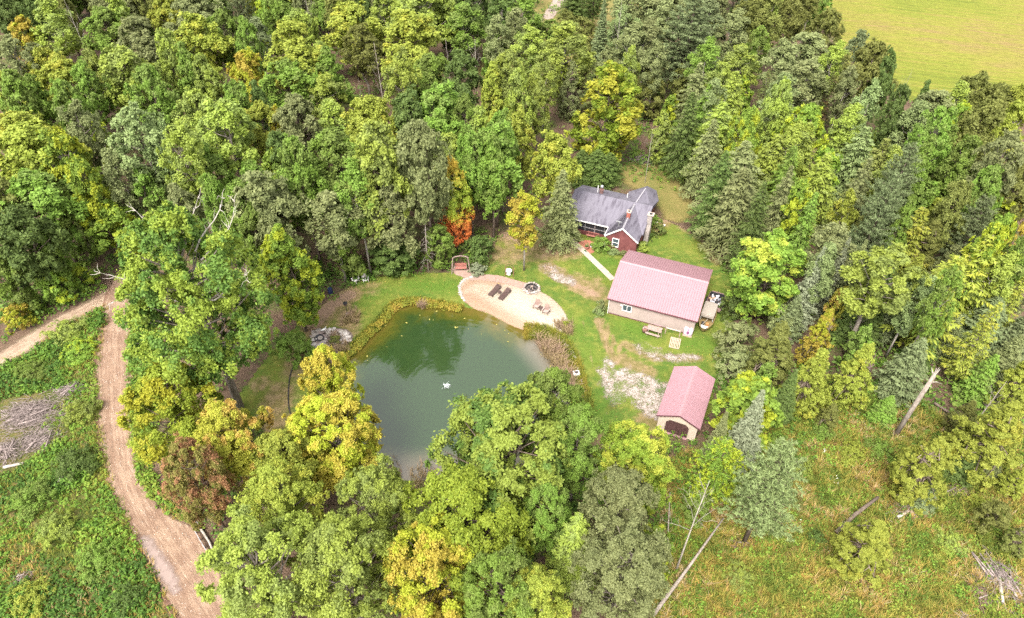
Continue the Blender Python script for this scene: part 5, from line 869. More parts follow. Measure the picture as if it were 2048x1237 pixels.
def rk_at(x, y, s, h=.15, k=None): q = at(x, y); stone((q.x - rp_.x, q.y - rp_.y, h), s, rk, .65, k)
for x, y, s in ((637, 664, .42), (643, 668, .36), (632, 674, .40), (630, 682, .35), (636, 688, .33), (641, 693, .34), (645, 687, .3), (650, 694, .32), (634, 697, .3), (628, 692, .3), (623, 698, .28), (618, 704, .32), (652, 663, .3), (660, 662, .26), (668, 661, .26), (676, 664, .3), (684, 667, .32), (690, 671, .34), (697, 676, .32), (700, 684, .28), (693, 683, .3), (687, 678, .26), (642, 680, .38), (648, 674, .26), (656, 668, .24), (664, 671, .22), (672, 672, .24)): rk_at(x, y, s * 1.2, .24, int(rng.choice([0, 2, 4, 4, 1])))
for k in range(70):
    t = rng.uniform(); x = 622 + 78 * t; y = 664 + (34 - 14 * t) * rng.uniform(.0, 1.1); rk_at(x, y, rng.uniform(.12, .26), .2)
for k in range(40): rk_at(rng.uniform(650, 684), rng.uniform(698, 726), rng.uniform(.08, .15), .19, 0)
q = at(638, 675, .5); b = MB(); b.lathe([(.55, 0), (.6, .18), (.5, .2), (.42, .08), (0, .05)], (q.x - rp_.x, q.y - rp_.y, .25), 14); b.build('waterfall_basin', plain('wet_black_liner', (.03, .03, .035), .2, .3), rk)
hp = at(650, 668, .25); he = empty('heron_statue', (hp.x, hp.y, .22), math.radians(20), 'white heron statue standing on the rocks beside the pond', 'statue')
b = MB(); b.tube([(-.42, 0, .72), (-.2, 0, .74), (.05, 0, .80), (.22, 0, .92), (.26, 0, 1.10), (.34, 0, 1.22)], [.03, .11, .13, .07, .04, .045], 8); b.build('body', M_WHITE, he, True); b = MB(); b.tube([(.36, 0, 1.22), (.6, 0, 1.17)], [.03, .006], 5); b.build('beak', plain('yellow_beak', (.5, .36, .08), .5), he)
for s in (-1, 1): MB().tube([(0, s * .05, .7), (.02, s * .05, 0)], .014, 5).build('leg', BLACKM, he)
dq = at(618, 722); dw_ = empty('driftwood', (dq.x, dq.y, .05), 0, 'grey forked driftwood lying at the left foot of the rocks', 'driftwood'); b = MB(); b.tube([(0, .9, .15), (.1, .2, .2), (.25, -.7, .1)], [.05, .12, .07], 6).tube([(.1, .2, .2), (-.5, -.1, .15)], [.09, .03], 5).tube([(.15, -.1, .2), (.55, .5, .25)], [.07, .02], 5); b.build('stem', BK_DEAD if 'BK_DEAD' in globals() else LOGW, dw_, True)
# dark pipe edging the left side of the pond bank
M_PIPE = plain('black_pipe', (.03, .026, .026), .6, .2)
pp = smooth_poly([(598, 712), (589, 728), (580, 755), (577, 790), (578, 815), (584, 840)], 5, False); b = MB(); b.tube([(x, y, .07) for x, y in pp], .07, 6); tag(b.build('edging_pipe', M_PIPE), 'long black pipe edging the lawn left of the pond', 'pipe')
# pump box on the right bank
ub = at(1152.5, 750); ux = empty('pump_box', (ub.x, ub.y, 0), .2, 'small white pump box with dark lid on the right bank', 'pump box'); MB().box(-.36, .36, -.32, .32, 0, .42).build('body', M_WHITE, ux, bevel=.03); MB().box(-.2, .2, -.17, .17, .421, .47).build('lid', BLACKM, ux)
# fountain: a spray of falling drops with a nozzle float
fo = empty('pond_fountain', (FOUNT[0], FOUNT[1], -.22), 0, 'small white water jet bubbling in the middle of the pond', 'fountain')
M_FOAM = plain('foaming_water', (.80, .84, .84), .3, .05); MB().lathe([(.22, -.05), (.22, .03), (.08, .06), (.06, .12)], (0, 0, 0), 12).build('float', BLACKM, fo)
b = MB(); r = np.random.default_rng(5)
for k in range(26):
    a = r.uniform(0, 6.28); R_ = r.uniform(.12, .5); pts = [(R_ * t * math.cos(a), R_ * t * math.sin(a), .1 + .55 * t * 2 * (1 - t * .98)) for t in np.linspace(0, 1, 6)]; b.tube(pts, [.012, .02, .022, .02, .018, .01], 4)
for k in range(60): a = r.uniform(0, 6.28); R_ = r.uniform(.05, .6); s = r.uniform(.015, .04); c0_ = (R_ * math.cos(a), R_ * math.sin(a), r.uniform(0, .3)); b.lathe([(0, -s), (s, 0), (0, s)], c0_, 5)
sy = b.build('spray', M_FOAM, fo, True)
# picnic tables
def picnic(root, mat):
    for k in range(5): MB().box(-.9, .9, -.38 + k * .155, -.38 + k * .155 + .14, .72, .76).build('top_plank', mat, root)
    for s in (-1, 1):
        for k in range(2): MB().box(-.9, .9, s * .72 - .14 + k * .145, s * .72 - .14 + k * .145 + .13, .42, .46).build('bench_plank', mat, root)
    for x in (-.65, .65):
        MB().box(x - .03, x + .03, -.8, .8, .36, .419).build('cross_beam', mat, root); MB().box(x - .03, x + .03, -.36, .36, .65, .719).build('cross_beam', mat, root)
        for s in (-1, 1): MB().bar((x, s * .7, 0), (x, s * .25, .7), .05, .09).build('leg', mat, root)
p = at(1307, 667); pt = empty('picnic_table', (p.x, p.y, .01), math.radians(-24), 'weathered picnic table standing on the grass in front of the barn', 'picnic table'); picnic(pt, plain('pale_picnic_wood', (.29, .21, .18), .85, .2))
p = hl(1186, 469, 0); c, s = math.cos(YH), math.sin(YH); p3 = at(1187, 472); pt2 = empty('picnic_table', (p3.x, p3.y, .02), YH, 'reddish picnic table in front of the dark porch of the house', 'picnic table'); picnic(pt2, REDWOOD)
# barrel planter, pallets, row boat, rack by the barn
p = at(1289, 664); br_ = empty('wooden_barrel', (p.x, p.y, 0), 0, 'brown wooden barrel with pale contents left of the picnic table', 'barrel'); MB().lathe([(.27, 0), (.33, .3), (.33, .5), (.28, .78), (.24, .78), (.24, .66)], (0, 0, 0), 16).build('staves', plain('barrel_wood', (.20, .10, .08), .8, .25), br_, True); MB().lathe([(.335, .26), (.345, .28), (.335, .32)], (0, 0, 0), 16).build('hoop', BLACKM, br_)
for k in range(7): stone((rng.normal() * .1, rng.normal() * .1, .72 + rng.uniform(0, .12)), .1, br_, .8, 0)
p = at(1349, 690); pl = empty('wooden_pallet', (p.x, p.y, .05), math.radians(-18), 'pale slatted wooden pallet propped on a block in front of the barn', 'pallet')
pw = plain('pallet_wood', (.36, .28, .21), .85, .2); tilt = lambda x, y: (x, y, .10 + (y + .7) * .28)
for k in range(7): x = -.56 + k * .187; MB().bar(tilt(x, -.7), tilt(x, .7), .10, .025).build('slat', pw, pl)
for y in (-.66, 0, .66): a, b_ = tilt(-.62, y), tilt(.62, y); MB().bar((a[0], a[1], a[2] - .06), (b_[0], b_[1], b_[2] - .06), .09, .08).build('stringer', pw, pl)
MB().box(-.4, .4, .45, .75, -.05, .30).build('block', WOOD, pl)
# upturned white boat leaning on the barn wall
p = at(1373.5, 674); bo = empty('rowing_boat', (p.x, p.y, .0), math.radians(-22), 'white boat with a purple stripe stood on end against the barn wall', 'boat')
HULLW = plain('white_hull', (.50, .41, .47), .35, .06); PURP = plain('purple_stripe', (.20, .07, .16), .4, .2)
b = MB(); secs = []; nz = 10
for i in range(nz + 1):
    t = i / nz; hw_ = .62 * (1 - .18 * abs(t - .45) * 2) if t < .9 else .62 * (1 - .18 * .9) * (1 - (t - .9) * 5.5); hw_ = max(hw_, .25); dp = .34 * min(1, 5 * t + .4, 5 * (1 - t) + .35); y0 = .35 + t * .85; z0 = .05 + t * 2.1
    secs.append([(-hw_, y0 + .05, z0), (-hw_ * .96, y0 - dp * .6, z0 - .03), (-hw_ * .6, y0 - dp, z0 - .06), (-hw_ * .18, y0 - dp * .86, z0 - .05), (hw_ * .18, y0 - dp * .86, z0 - .05), (hw_ * .6, y0 - dp, z0 - .06), (hw_ * .96, y0 - dp * .6, z0 - .03), (hw_, y0 + .05, z0)])
m_ = 8; b.add([v for s in secs for v in s], [(i * m_ + k, i * m_ + k + 1, (i + 1) * m_ + k + 1, (i + 1) * m_ + k) for i in range(nz) for k in range(m_ - 1)] + [tuple(range(m_ - 1, -1, -1)), tuple(range(nz * m_, nz * m_ + m_))] + [(i * m_, (i + 1) * m_, (i + 1) * m_ + m_ - 1, i * m_ + m_ - 1) for i in range(nz)]); b.build('hull', HULLW, bo, True)
b = MB()
for i in range(1, nz): 
    s0, s1 = secs[i], secs[min(i + 1, nz)]; b.add([(s0[3][0] * .42, s0[3][1] - .012, s0[3][2]), (s0[4][0] * .42, s0[4][1] - .012, s0[4][2]), (s1[4][0] * .42, s1[4][1] - .012, s1[4][2]), (s1[3][0] * .42, s1[3][1] - .012, s1[3][2])], [(0, 1, 2, 3)])
b.build('stripe', PURP, bo); MB().box(-.15, .15, secs[2][3][1] - .05, secs[2][3][1] - .02, secs[2][3][2] - .1, secs[2][3][2] + .28).build('seat_well', PURP, bo)
MB().box(-.55, .55, .0, .5, 0, .05).build('keel_block', WOOD, bo)
p0, p1_ = at(1330, 668), at(1355, 677); rk2 = empty('wood_rack', (p0.x, p0.y, 0), math.radians(-22), 'empty two-post wooden rack against the beige barn wall', 'rack')
for x in (0, 1.75): MB().box(x - .05, x + .05, -.05, .05, 0, 1.15).build('post', WOOD, rk2)
MB().box(.052, 1.698, -.035, .035, 1.0, 1.09).build('rail', plain('pale_rail', (.6, .5, .44), .8), rk2)
p = at(1322, 676); tag(MB().tube([(p.x, p.y, 0), (p.x - .12, p.y - .1, 1.2)], .035, 5).build('garden_stake', WOOD), 'thin wooden stake between the picnic table and the barn', 'stake')
p = at(1314, 650); coil = MB(); coil.tube([(p.x + .75 * math.cos(t) * .9, p.y + .28 * math.sin(t) - .3 * math.cos(t), .08 + .03 * t / 6) for t in np.linspace(0, 19, 60)], .045, 5); tag(coil.build('hose_coil', plain('purple_hose', (.25, .14, .16), .5)), 'dull purple hose lying coiled along the barn wall', 'hose')
# junk trailer and old boat with hard top, right of the barn
def wheel(root, c, R_, wd, axis='x'):
    t = MB(); prof = [(R_ * .55, -wd / 2), (R_ * .95, -wd / 2), (R_, -wd / 4), (R_, wd / 4), (R_ * .95, wd / 2), (R_ * .55, wd / 2)]; t.lathe(prof, (0, 0, 0), 16); t.v = [(c[0] + z, c[1] + x, c[2] + y) for x, y, z in t.v]; w_ = t.build('wheel', plain('tyre', (.025, .024, .024), .8, .2), root)
    h = MB(); h.lathe([(R_ * .54, -wd * .3), (R_ * .54, wd * .3)], (0, 0, 0), 12); h.v = [(c[0] + z, c[1] + x, c[2] + y) for x, y, z in h.v]; h.build('rim', M_METAL, w_)
p = at(1428, 612); YT = math.radians(-24); tr = empty('junk_trailer', (p.x, p.y, 0), YT, 'rusty flat trailer heaped with white junk right of the barn', 'trailer')
PBW = plain('pinkish_boards', (.25, .155, .145), .8, .25)
MB().box(-.95, .95, -1.6, 1.5, .55, .63).build('deck', DK_WOOD, tr)
for k in range(4): MB().box(-.97, .97, -1.66, -1.601, .62 + k * .15, .62 + k * .15 + .13).build('tail_board', PBW, tr)
for s in (-1, 1):
    MB().box(s * .97 - .02, s * .97 + .02, -1.6, 1.5, .64, .92).build('side_board', PBW, tr); wheel(tr, (s * 1.12, -.55, .36), .36, .22); wheel(tr, (s * 1.12, .45, .36), .36, .22)
MB().bar((0, 1.5, .5), (0, 2.5, .45), .1).build('tow_bar', BLACKM, tr); MB().box(-.9, .9, 1.1, 1.2, .64, 1.25).build('head_board', BLACKM, tr); MB().box(-.75, .75, 1.201, 1.30, 1.05, 1.3).build('tool_box', PBW, tr)
MB().box(-.93, .93, -1.58, -1.12, .632, .86).build('crate', PBW, tr)
r = np.random.default_rng(11); jm = [plain('white_junk', (.55, .55, .58), .5, .1), plain('grey_junk', (.25, .26, .29), .5, .2), plain('brown_junk', (.36, .22, .13), .8, .2), BLACKM]
for k in range(26):
    x, y, z = r.uniform(-.75, .75), r.uniform(-.95, .95), .64 + r.uniform(0, .35); s = r.uniform(.1, .26); a = r.uniform(0, 3.1); b = MB(); dx, dy = math.cos(a), math.sin(a)
    b.bar((x - dx * s, y - dy * s, z), (x + dx * s, y + dy * s, z + r.uniform(-.06, .14)), r.uniform(.1, .3), r.uniform(.06, .25)); b.build('junk_piece', jm[0 if k % 2 == 0 and y > -.5 else int(r.integers(1, 4))], tr)
p = at(1412, 645); ob = empty('covered_boat', (p.x, p.y, 0), YT, 'old boat with flat beige hard top and yellowed hull behind the barn corner', 'boat')
YEL = plain('yellowed_hull', (.22, .155, .07), .6, .25); TOP = plain('beige_hard_top', (.28, .24, .205), .6, .12); GREYH = plain('grey_boat_deck', (.40, .42, .40), .6, .15)
hull = MB(); out = [(-.85, 1.9), (.85, 1.9), (.98, .5), (.9, -1.0), (.55, -2.0), (.0, -2.35), (-.55, -2.0), (-.9, -1.0), (-.98, .5)]; n = len(out)
hull.add([(x, y, .95) for x, y in out] + [(x * .72, y * .9, .28) for x, y in out] + [(x * .9, y * .95, .95) for x, y in out] + [(x * .85, y * .93, .55) for x, y in out], [(i, (i + 1) % n, n + (i + 1) % n, n + i) for i in range(n)] + [tuple(range(n, 2 * n))] + [(i, 2 * n + i, 2 * n + (i + 1) % n, (i + 1) % n) for i in range(n)] + [(2 * n + i, 3 * n + i, 3 * n + (i + 1) % n, 2 * n + (i + 1) % n) for i in range(n)] + [tuple(range(3 * n, 4 * n))]); hull.build('hull', YEL, ob)
MB().slab([(-.78, 1.85, 1.85), (.78, 1.85, 1.85), (.80, -.75, 1.92), (-.80, -.75, 1.92)], .09).build('hard_top', TOP, ob); MB().box(-.78, .78, -.86, -.755, 1.55, 1.88).build('visor', TOP, ob)
for x in (-.72, .72):
    for y in (-.65, .6, 1.75): MB().bar((x, y, .9), (x, y, 1.80), .06).build('post', GREYH, ob)
for s in (-1, 1): MB().box(s * .77 - .012, s * .77 + .012, -.6, 1.7, 1.0, 1.4).build('side_panel', TOP, ob)
MB().slab([(-.5, -1.75, 1.0), (.5, -1.75, 1.0), (.28, -2.25, 1.02), (-.28, -2.25, 1.02)], .06).build('bow_deck', GREYH, ob); MB().box(-.45, -.1, -1.3, -1.0, .56, .95).build('seat', BLACKM, ob); MB().box(.12, .45, -1.35, -1.05, .56, .95).build('seat', plain('rusty_orange', (.45, .2, .08), .7), ob); MB().bar((-.3, -1.7, 1.0), (.15, -.85, 1.35), .05).build('rail', TOP, ob)
for y in (-.8, .9): MB().box(-.6, .6, y - .08, y + .08, .12, .285).build('cradle_beam', WOOD, ob); MB().box(-.55, -.35, y - .07, y + .07, 0, .119).build('cradle_block', WOOD, ob); MB().box(.35, .55, y - .07, y + .07, 0, .119).build('cradle_block', WOOD, ob)
p = at(1399, 625); wh = empty('spare_wheel', (p.x, p.y, 0), YT, 'dark spare wheel leaning on the shaded right end wall of the barn', 'wheel'); wheel(wh, (0, 0, .36), .36, .22)
p = at(1395, 641); tk = empty('fuel_drum', (p.x, p.y, 0), 0, 'dark drum between the barn corner and the covered boat', 'drum'); MB().lathe([(.28, 0), (.28, .3), (.295, .31), (.28, .33), (.28, .85), (.26, .86), (0, .85)], (0, 0, 0), 16).build('body', plain('dark_red_drum', (.09, .03, .03), .5), tk)
# flower pots on the patio
for k, (x, y, s, lb) in enumerate(((1173, 499, .3, 'large pot of dark plants on the red brick patio'), (1170, 506, .16, 'tiny white pot at the corner of the brick patio'), (1182, 495, .18, 'white pot beside the round green shrub on the patio'))):
    p = at(x, y); fpt = empty('flower_pot', (p.x, p.y, .02), 0, lb, 'flower pot', 'pots on the patio'); MB().lathe([(s * .6, 0), (s, s * 1.3), (s * 1.08, s * 1.3), (s * 1.05, s * 1.45), (s * .85, s * 1.4), (0, s * 1.3)], (0, 0, 0), 14).build('pot', M_WHITE if k else REDWOOD, fpt)
    b = MB()
    for i in range(30): a = i * 2.4; q = s * rng.uniform(.5, 1.5); b.bar((0, 0, s * 1.3), (q * math.cos(a), q * math.sin(a), s * rng.uniform(1.6, 3)), .05, .01)
    b.build('leaves', plain('pot_leaves', (.06, .12, .03), .7), fpt)
# low log by the house wall, white birch log
a, b_ = at(1306, 446), at(1330, 454); lg = empty('birch_log', (a.x, a.y, 0), 0, 'white log lying on the grass beside the stone chimney', 'log'); MB().tube([(0, 0, .2), (b_.x - a.x, b_.y - a.y, .2)], [.2, .17], 8).build('stem', bark('birch_bark', (.5, .44, .38), (.72, .66, .6)) if 'bark' in globals() else LOGW, lg)
# ------------------------------------------------------------------ weeds, grass, reeds, brush, poles
def scatter(polys, n, r, pad=0.0, avoid=()):
    P = np.concatenate(polys); lo, hi = P.min(0), P.max(0); lo = np.maximum(lo, [-70, 20]); hi = np.minimum(hi, [75, 105]); out = []
    tot = 0
    while tot < n:
        q = r.uniform(lo, hi, (n * 3, 2)); k = np.zeros(len(q), bool)
        for p in polys: k |= sdf(q, p) > pad
        for p in avoid: k &= sdf(q, p) < -0.15
        q = q[k]; out.append(q); tot += len(q)
        if len(q) == 0: break
    q = np.concatenate(out)[:n]; pr = np.array([pix((a, b, .3))[:2] for a, b in q]); return q[(pr[:, 0] > -160) & (pr[:, 0] < 2210) & (pr[:, 1] < 1420)]
def tuft_mat(name, stops, transl=0.25):
    g = G(name); f = g.math('ADD', g.math('MULTIPLY', g.attr('rnd'), 0.35), g.math('MULTIPLY', g.attr('clump'), 0.65)); c = g.ramp(f, stops); b = g.bsdf(c, 0.7, 0.2); t = g.n('ShaderNodeBsdfTranslucent'); g.l(c, t.inputs[0]); m = g.n('ShaderNodeMixShader'); m.inputs[0].default_value = transl; g.l(b.outputs[0], m.inputs[1]); g.l(t.outputs[0], m.inputs[2]); return g.done(m)
def weeds(name, pts, mat, seed, per, leaf, hmax, rad, colour, label=None, hfun=None):
    """clumps of broad leaves; colour = value 0..1 per clump for the ramp"""
    r = np.random.default_rng(seed); n = len(pts); per_ = np.maximum(3, (per * r.uniform(.5, 1.5, n)).astype(int)); idx = np.repeat(np.arange(n), per_); m = len(idx); h = hmax * r.uniform(.35, 1.0, n) * (hfun if hfun is not None else 1)
    o = r.normal(size=(m, 3)) * .5; zz = np.abs(o[:, 2]); rr = (rad * r.uniform(.6, 1.3, n))[idx]
    C = np.column_stack([pts[idx] + o[:, :2] * rr[:, None], np.minimum(1, r.uniform(.15, 1.0, m)) * h[idx] * np.exp(-(o[:, 0] ** 2 + o[:, 1] ** 2) * .8)])
    N = np.column_stack([o[:, :2] * .8, np.full(m, .9)]) + r.normal(size=(m, 3)) * .35; V, F = leaves(C, N, leaf * r.uniform(.6, 1.3, m), .6, None, r)
    o_ = np_mesh(name, V, F, mat, None, {'rnd': ('FACE', r.uniform(size=m)), 'clump': ('FACE', np.clip(colour, 0, 1)[idx])}); o_['kind'] = 'stuff'; return o_
def blades(name, pts, mat, seed, per, h, wdt, lean, colour, base=None, rad=.12):
    r = np.random.default_rng(seed); n = len(pts); idx = np.repeat(np.arange(n), per); m = len(idx); a = r.uniform(0, 6.28, m); hh = h * r.uniform(.5, 1.2, m); ln = lean * r.uniform(.3, 1.2, m) * hh
    P = np.column_stack([pts[idx] + r.normal(size=(m, 2)) * rad, np.zeros(m) if base is None else base[idx]]); d = np.column_stack([np.cos(a), np.sin(a), np.zeros(m)]); s = np.column_stack([-np.sin(a), np.cos(a), np.zeros(m)]) * (wdt * r.uniform(.7, 1.4, m))[:, None]
    up = np.array([0, 0, 1.0]); M = P + d * (ln * .35)[:, None] + up * (hh * .6)[:, None]; T = P + d * ln[:, None] + up * (hh * .95)[:, None]
    V = np.stack([P - s, P + s, M + s * .8, M - s * .8, T], 1).reshape(-1, 3); k = np.arange(m) * 5; F3 = np.concatenate([np.stack([k, k + 1, k + 2], 1), np.stack([k, k + 2, k + 3], 1), np.stack([k + 3, k + 2, k + 4], 1)])
    cl = np.clip(colour, 0, 1)[idx]; rn = r.uniform(size=m); o_ = np_mesh(name, V, F3, mat, None, {'rnd': ('FACE', np.tile(rn, 3)), 'clump': ('FACE', np.tile(cl, 3))}); o_['kind'] = 'stuff'; return o_
R = np.random.default_rng(99)
M_WEED = tuft_mat('weed_leaves', [(.10, (.05, .10, .018)), (.35, (.085, .165, .022)), (.58, (.15, .25, .03)), (.80, (.20, .24, .035)), (1.0, (.30, .26, .05))])
M_GOLD = tuft_mat('meadow_blades', [(.10, (.08, .13, .02)), (.32, (.17, .20, .03)), (.52, (.30, .25, .05)), (.70, (.36, .22, .06)), (.85, (.42, .30, .14)), (1.0, (.48, .39, .26))])
HOLES = [smooth_poly(p, 2) for p in ([(-20,815),(60,790),(140,780),(120,810),(80,845),(95,880),(55,925),(0,950),(-30,945)],)]
def dens(p, sc, seed, lo, hi): v = .6 * vnoise(p, sc, seed) + .4 * vnoise(p, sc * .35, seed + 1); return np.clip((v - lo) / (hi - lo), 0, 1)
q = scatter([CLEARING], 9000, R, .2, HOLES); d_ = dens(q, 5.0, 4, .30, .62); keep = R.uniform(size=len(q)) < .15 + .85 * d_; q, d_ = q[keep], d_[keep]
weeds('weeds', q, M_WEED, 1, 11, .15, 1.25, .40, .30 + .75 * (vnoise(q, 2.0, 8) - .5) + .75 * (vnoise(q, 7, 9) - .5), hfun=.25 + 1.3 * d_ * vnoise(q, 2.2, 77))
q = scatter([CLEARING, VERGE], 5200, R, -.2, [HOLES[0]]); blades('rough_grass', q, M_GOLD, 2, 6, .5, .022, .9, .1 + 1.3 * vnoise(q, 3.0, 12) * vnoise(q, 9, 13))
q = scatter([VERGE], 900, R, 0); weeds('verge_weeds', q, M_WEED, 3, 9, .16, .7, .4, .25 + .6 * vnoise(q, 2.0, 5))
q = scatter([MEADOW], 9000, R, 0); c_ = .33 + 1.25 * (vnoise(q, 5.0, 21) - .5) + .75 * (vnoise(q, 1.5, 22) - .5); blades('meadow_grass', q, M_GOLD, 4, 8, .62, .024, 1.0, c_, rad=.17)
q = scatter([MEADOW], 2600, R, 0); blades('straw_tufts', q, M_GOLD, 14, 26, .75, .020, 1.25, .45 + 1.5 * (vnoise(q, 3.5, 91) - .5) + .3 * R.normal(size=len(q)), rad=.06)
q = scatter([MEADOW], 12000, R, 0); d_ = dens(q, 2.6, 31, .36, .54); k = R.uniform(size=len(q)) < d_; q = q[k]; weeds('meadow_weeds', q, M_WEED, 5, 9, .12, .95, .32, .05 + 1.1 * vnoise(q, 1.8, 33))
g = G('white_flowers'); M_FLOW = g.done(g.bsdf((.75, .75, .66), .7)); 
for i_, (x, y) in enumerate(((1664, 962), (1668, 1100), (1590, 1050), (1570, 900), (1650, 905), (1720, 820))):
    c = np.array(at(x, y)[:2]); pts = c + R.normal(size=(16, 2)) * .35; o = weeds('white_flowers', pts, M_FLOW, 60 + i_, 3, .06, .55, .1, np.full(len(pts), .5)); 
# forest floor saplings and ferns along the open edges of the wood
edge = np.concatenate([np.array(at(x, y)[:2])[None] + R.normal(size=(m, 2)) * s for x, y, m, s in ((100,600,260,4),(160,500,160,4),(40,600,160,4),(800,535,200,3),(620,560,120,3),(900,500,120,2.5),(700,540,120,3),(1480,560,150,3),(1470,760,200,3),(1560,830,200,4),(1750,740,240,6),(1900,750,240,6),(1950,690,200,6),(1300,330,140,3),(1280,250,160,6),(1240,180,160,6),(1060,480,50,2.5),(600,700,90,2),(540,900,200,3),(1200,960,200,3),(1290,1000,200,3),(420,1000,120,3),(1380,960,160,3),(1150,960,120,2.5))]); kp = (sdf(edge, ROAD) < -.6) & (sdf(edge, TRAIL) < -.5) & (sdf(edge, POND) < -.6) & (sdf(edge, LAWN) < .6); edge = edge[kp]
weeds('undergrowth', edge, M_WEED, 6, 14, .15, 1.3, .5, .05 + .65 * vnoise(edge, 3, 41))
# low green understory between the trunks of the wood
q = R.uniform([-125, 24], [125, 176], (9000, 2)); pr = np.array([pix((a, b, .5))[:2] for a, b in q]); k = (pr[:, 0] > -60) & (pr[:, 0] < 2110) & (pr[:, 1] > -10) & (pr[:, 1] < 1260)
for o_ in (LAWN, CLEARING, VERGE, MEADOW, ROAD, TRAIL, POND, FIELD): k &= sdf(q, o_) < -1.2
k &= ~inside(pr, np.array([(1180, 330), (1350, 330), (1420, 470), (1180, 470)])); k &= vnoise(q, 9, 61) > .36; q = q[k][:3600]
weeds('understory', q, tuft_mat('understory_leaves', [(.0, (.06, .11, .022)), (.5, (.12, .19, .035)), (1, (.20, .25, .045))]), 16, 12, .26, 2.4, .8, .5 + 1.2 * (vnoise(q, 6, 63) - .5))
# bank of the pond: yellow-green algae grass, reeds and fallen cattails
band = smooth_poly([(661,752),(672,742),(688,716),(711,697),(722,684),(741,664),(760,647),(779,624),(793,611),(823,604),(854,608),(885,611),(922,619)], 4, False)
def along(P, n, r, w0, w1):
    t = r.uniform(0, len(P) - 1.001, n); i = t.astype(int); f = (t - i)[:, None]; p = P[i] * (1 - f) + P[i + 1] * f; d = P[i + 1] - P[i]; d /= np.linalg.norm(d, axis=1, keepdims=True) + 1e-9; nn = np.column_stack([-d[:, 1], d[:, 0]]); s = sdf(p + nn * .5, POND) > sdf(p - nn * .5, POND); nn = np.where(s[:, None], -nn, nn); return p + nn * r.uniform(w0, w1, n)[:, None]
M_BANK = tuft_mat('bank_grass', [(.1, (.07, .11, .018)), (.35, (.15, .18, .025)), (.6, (.25, .23, .03)), (.8, (.32, .22, .04)), (1, (.27, .15, .05))])
q = along(band, 2000, R, -.5, .85); z_ = zfun(sdf(q, POND)).clip(-.25, 1); blades('bank_grass', q, M_BANK, 7, 7, .42, .022, .8, .5 + 1.5 * (vnoise(q, 1.3, 51) - .5), base=z_, rad=.14)
q = along(band, 1100, R, -.6, .7); z_ = zfun(sdf(q, POND)).clip(-.22, 1); o = weeds('bank_weeds', q, M_BANK, 8, 7, .11, .45, .28, .2 + .8 * vnoise(q, 1.5, 53))
rb_ = smooth_poly([(1050,667),(1072,668),(1100,676),(1118,692),(1132,716),(1142,744),(1150,775),(1158,806),(1156,836)], 4, False)
q = along(rb_, 1500, R, -.9, 1.5); z_ = zfun(sdf(q, POND)).clip(-.25, 1); blades('bank_grass', q, M_BANK, 9, 7, .55, .022, .8, .1 + .8 * vnoise(q, 1.4, 55), base=z_, rad=.14)
M_REED = tuft_mat('cattail_stalks', [(.1, (.18, .11, .075)), (.4, (.27, .18, .13)), (.7, (.23, .17, .08)), (1, (.16, .14, .05))], .1)
rz = smooth_poly([(1072,674),(1090,676),(1112,690),(1130,718),(1142,752),(1150,790),(1136,786),(1118,748),(1092,712)], 3); q = scatter([rz], 190, R, 0); blades('cattails', q, M_REED, 10, 8, 1.15, .030, 1.1, vnoise(q, 1.2, 57), base=np.full(len(q), -.25), rad=.2)
q = np.concatenate([np.array(at(x, y)[:2])[None] + R.normal(size=(m, 2)) * s for x, y, m, s in ((1128,652,40,.45),(1133,662,30,.4),(678,700,60,.55),(657,730,60,.7),(672,675,20,.3),(845,612,20,.3),(700,640,50,.6),(775,950,40,.8),(850,957,40,.8))]); blades('bank_tussocks', q, M_REED, 11, 12, .65, .024, .9, .3 + .7 * vnoise(q, .9, 59), rad=.12)
q = scatter([POND], 150, R, .5); q = q[(sdf(q, POND) < 3.6) & (q[:, 1] > FOUNT[1] - 1)]; r = np.random.default_rng(3); V, F = leaves(np.column_stack([q, np.full(len(q), -.205)]), np.tile([0, 0, 1.], (len(q), 1)), r.uniform(.06, .22, len(q)), .5, None, r); fl_ = np_mesh('floating_leaves', V, F, plain('yellow_floating_leaf', (.34, .30, .08), .7, .3), None); fl_['kind'] = 'stuff'
# fallen leaves on the lawn, path and beach; loose stones on the road
r = np.random.default_rng(8); q = scatter([LAWN], 5200, R, 0, [POND]); wgt = np.clip(1.3 - np.abs(sdf(q, LAWN)) / 7, .12, 1); q = q[R.uniform(size=len(q)) < wgt]
V, F = leaves(np.column_stack([q, np.full(len(q), .045)]), np.array([0, 0, 1.]) + r.normal(size=(len(q), 3)) * .25, r.uniform(.035, .085, len(q)), .6, None, r)
g = G('fallen_leaf'); M_FALL = g.done(g.bsdf(g.ramp(g.attr('rnd'), [(0, (.10, .065, .025)), (.45, (.26, .15, .05)), (.8, (.34, .26, .05)), (1, (.20, .22, .04))]), .8, .2)); o = np_mesh('fallen_leaves', V, F, M_FALL, None, {'rnd': ('FACE', r.uniform(size=len(q)))}); o['kind'] = 'stuff'
q = scatter([LAWN], 6500, R, .1, [POND, SAND, GRAV, PATHB]); blades('lawn_tufts', q, M_LAWNB := tuft_mat('lawn_blades', [(.1, (.06, .115, .016)), (.4, (.11, .17, .022)), (.7, (.17, .20, .03)), (1, (.22, .20, .06))]), 15, 4, .13, .014, .9, .5 + 1.3 * (vnoise(q, 2.2, 71) - .5), base=zfun(sdf(q, POND)), rad=.16)
st_ = []; q = scatter([ROAD], 1500, R, .1); nrm = r.normal(size=(len(q), 3)); V, F = leaves(np.column_stack([q, np.full(len(q), .04)]), np.array([0, 0, 1.]) + nrm * .4, r.uniform(.02, .07, len(q)), .8, None, r); o = np_mesh('road_stones', V, F, plain('road_stone', (.36, .29, .24), .9, .3), None); o['kind'] = 'stuff'
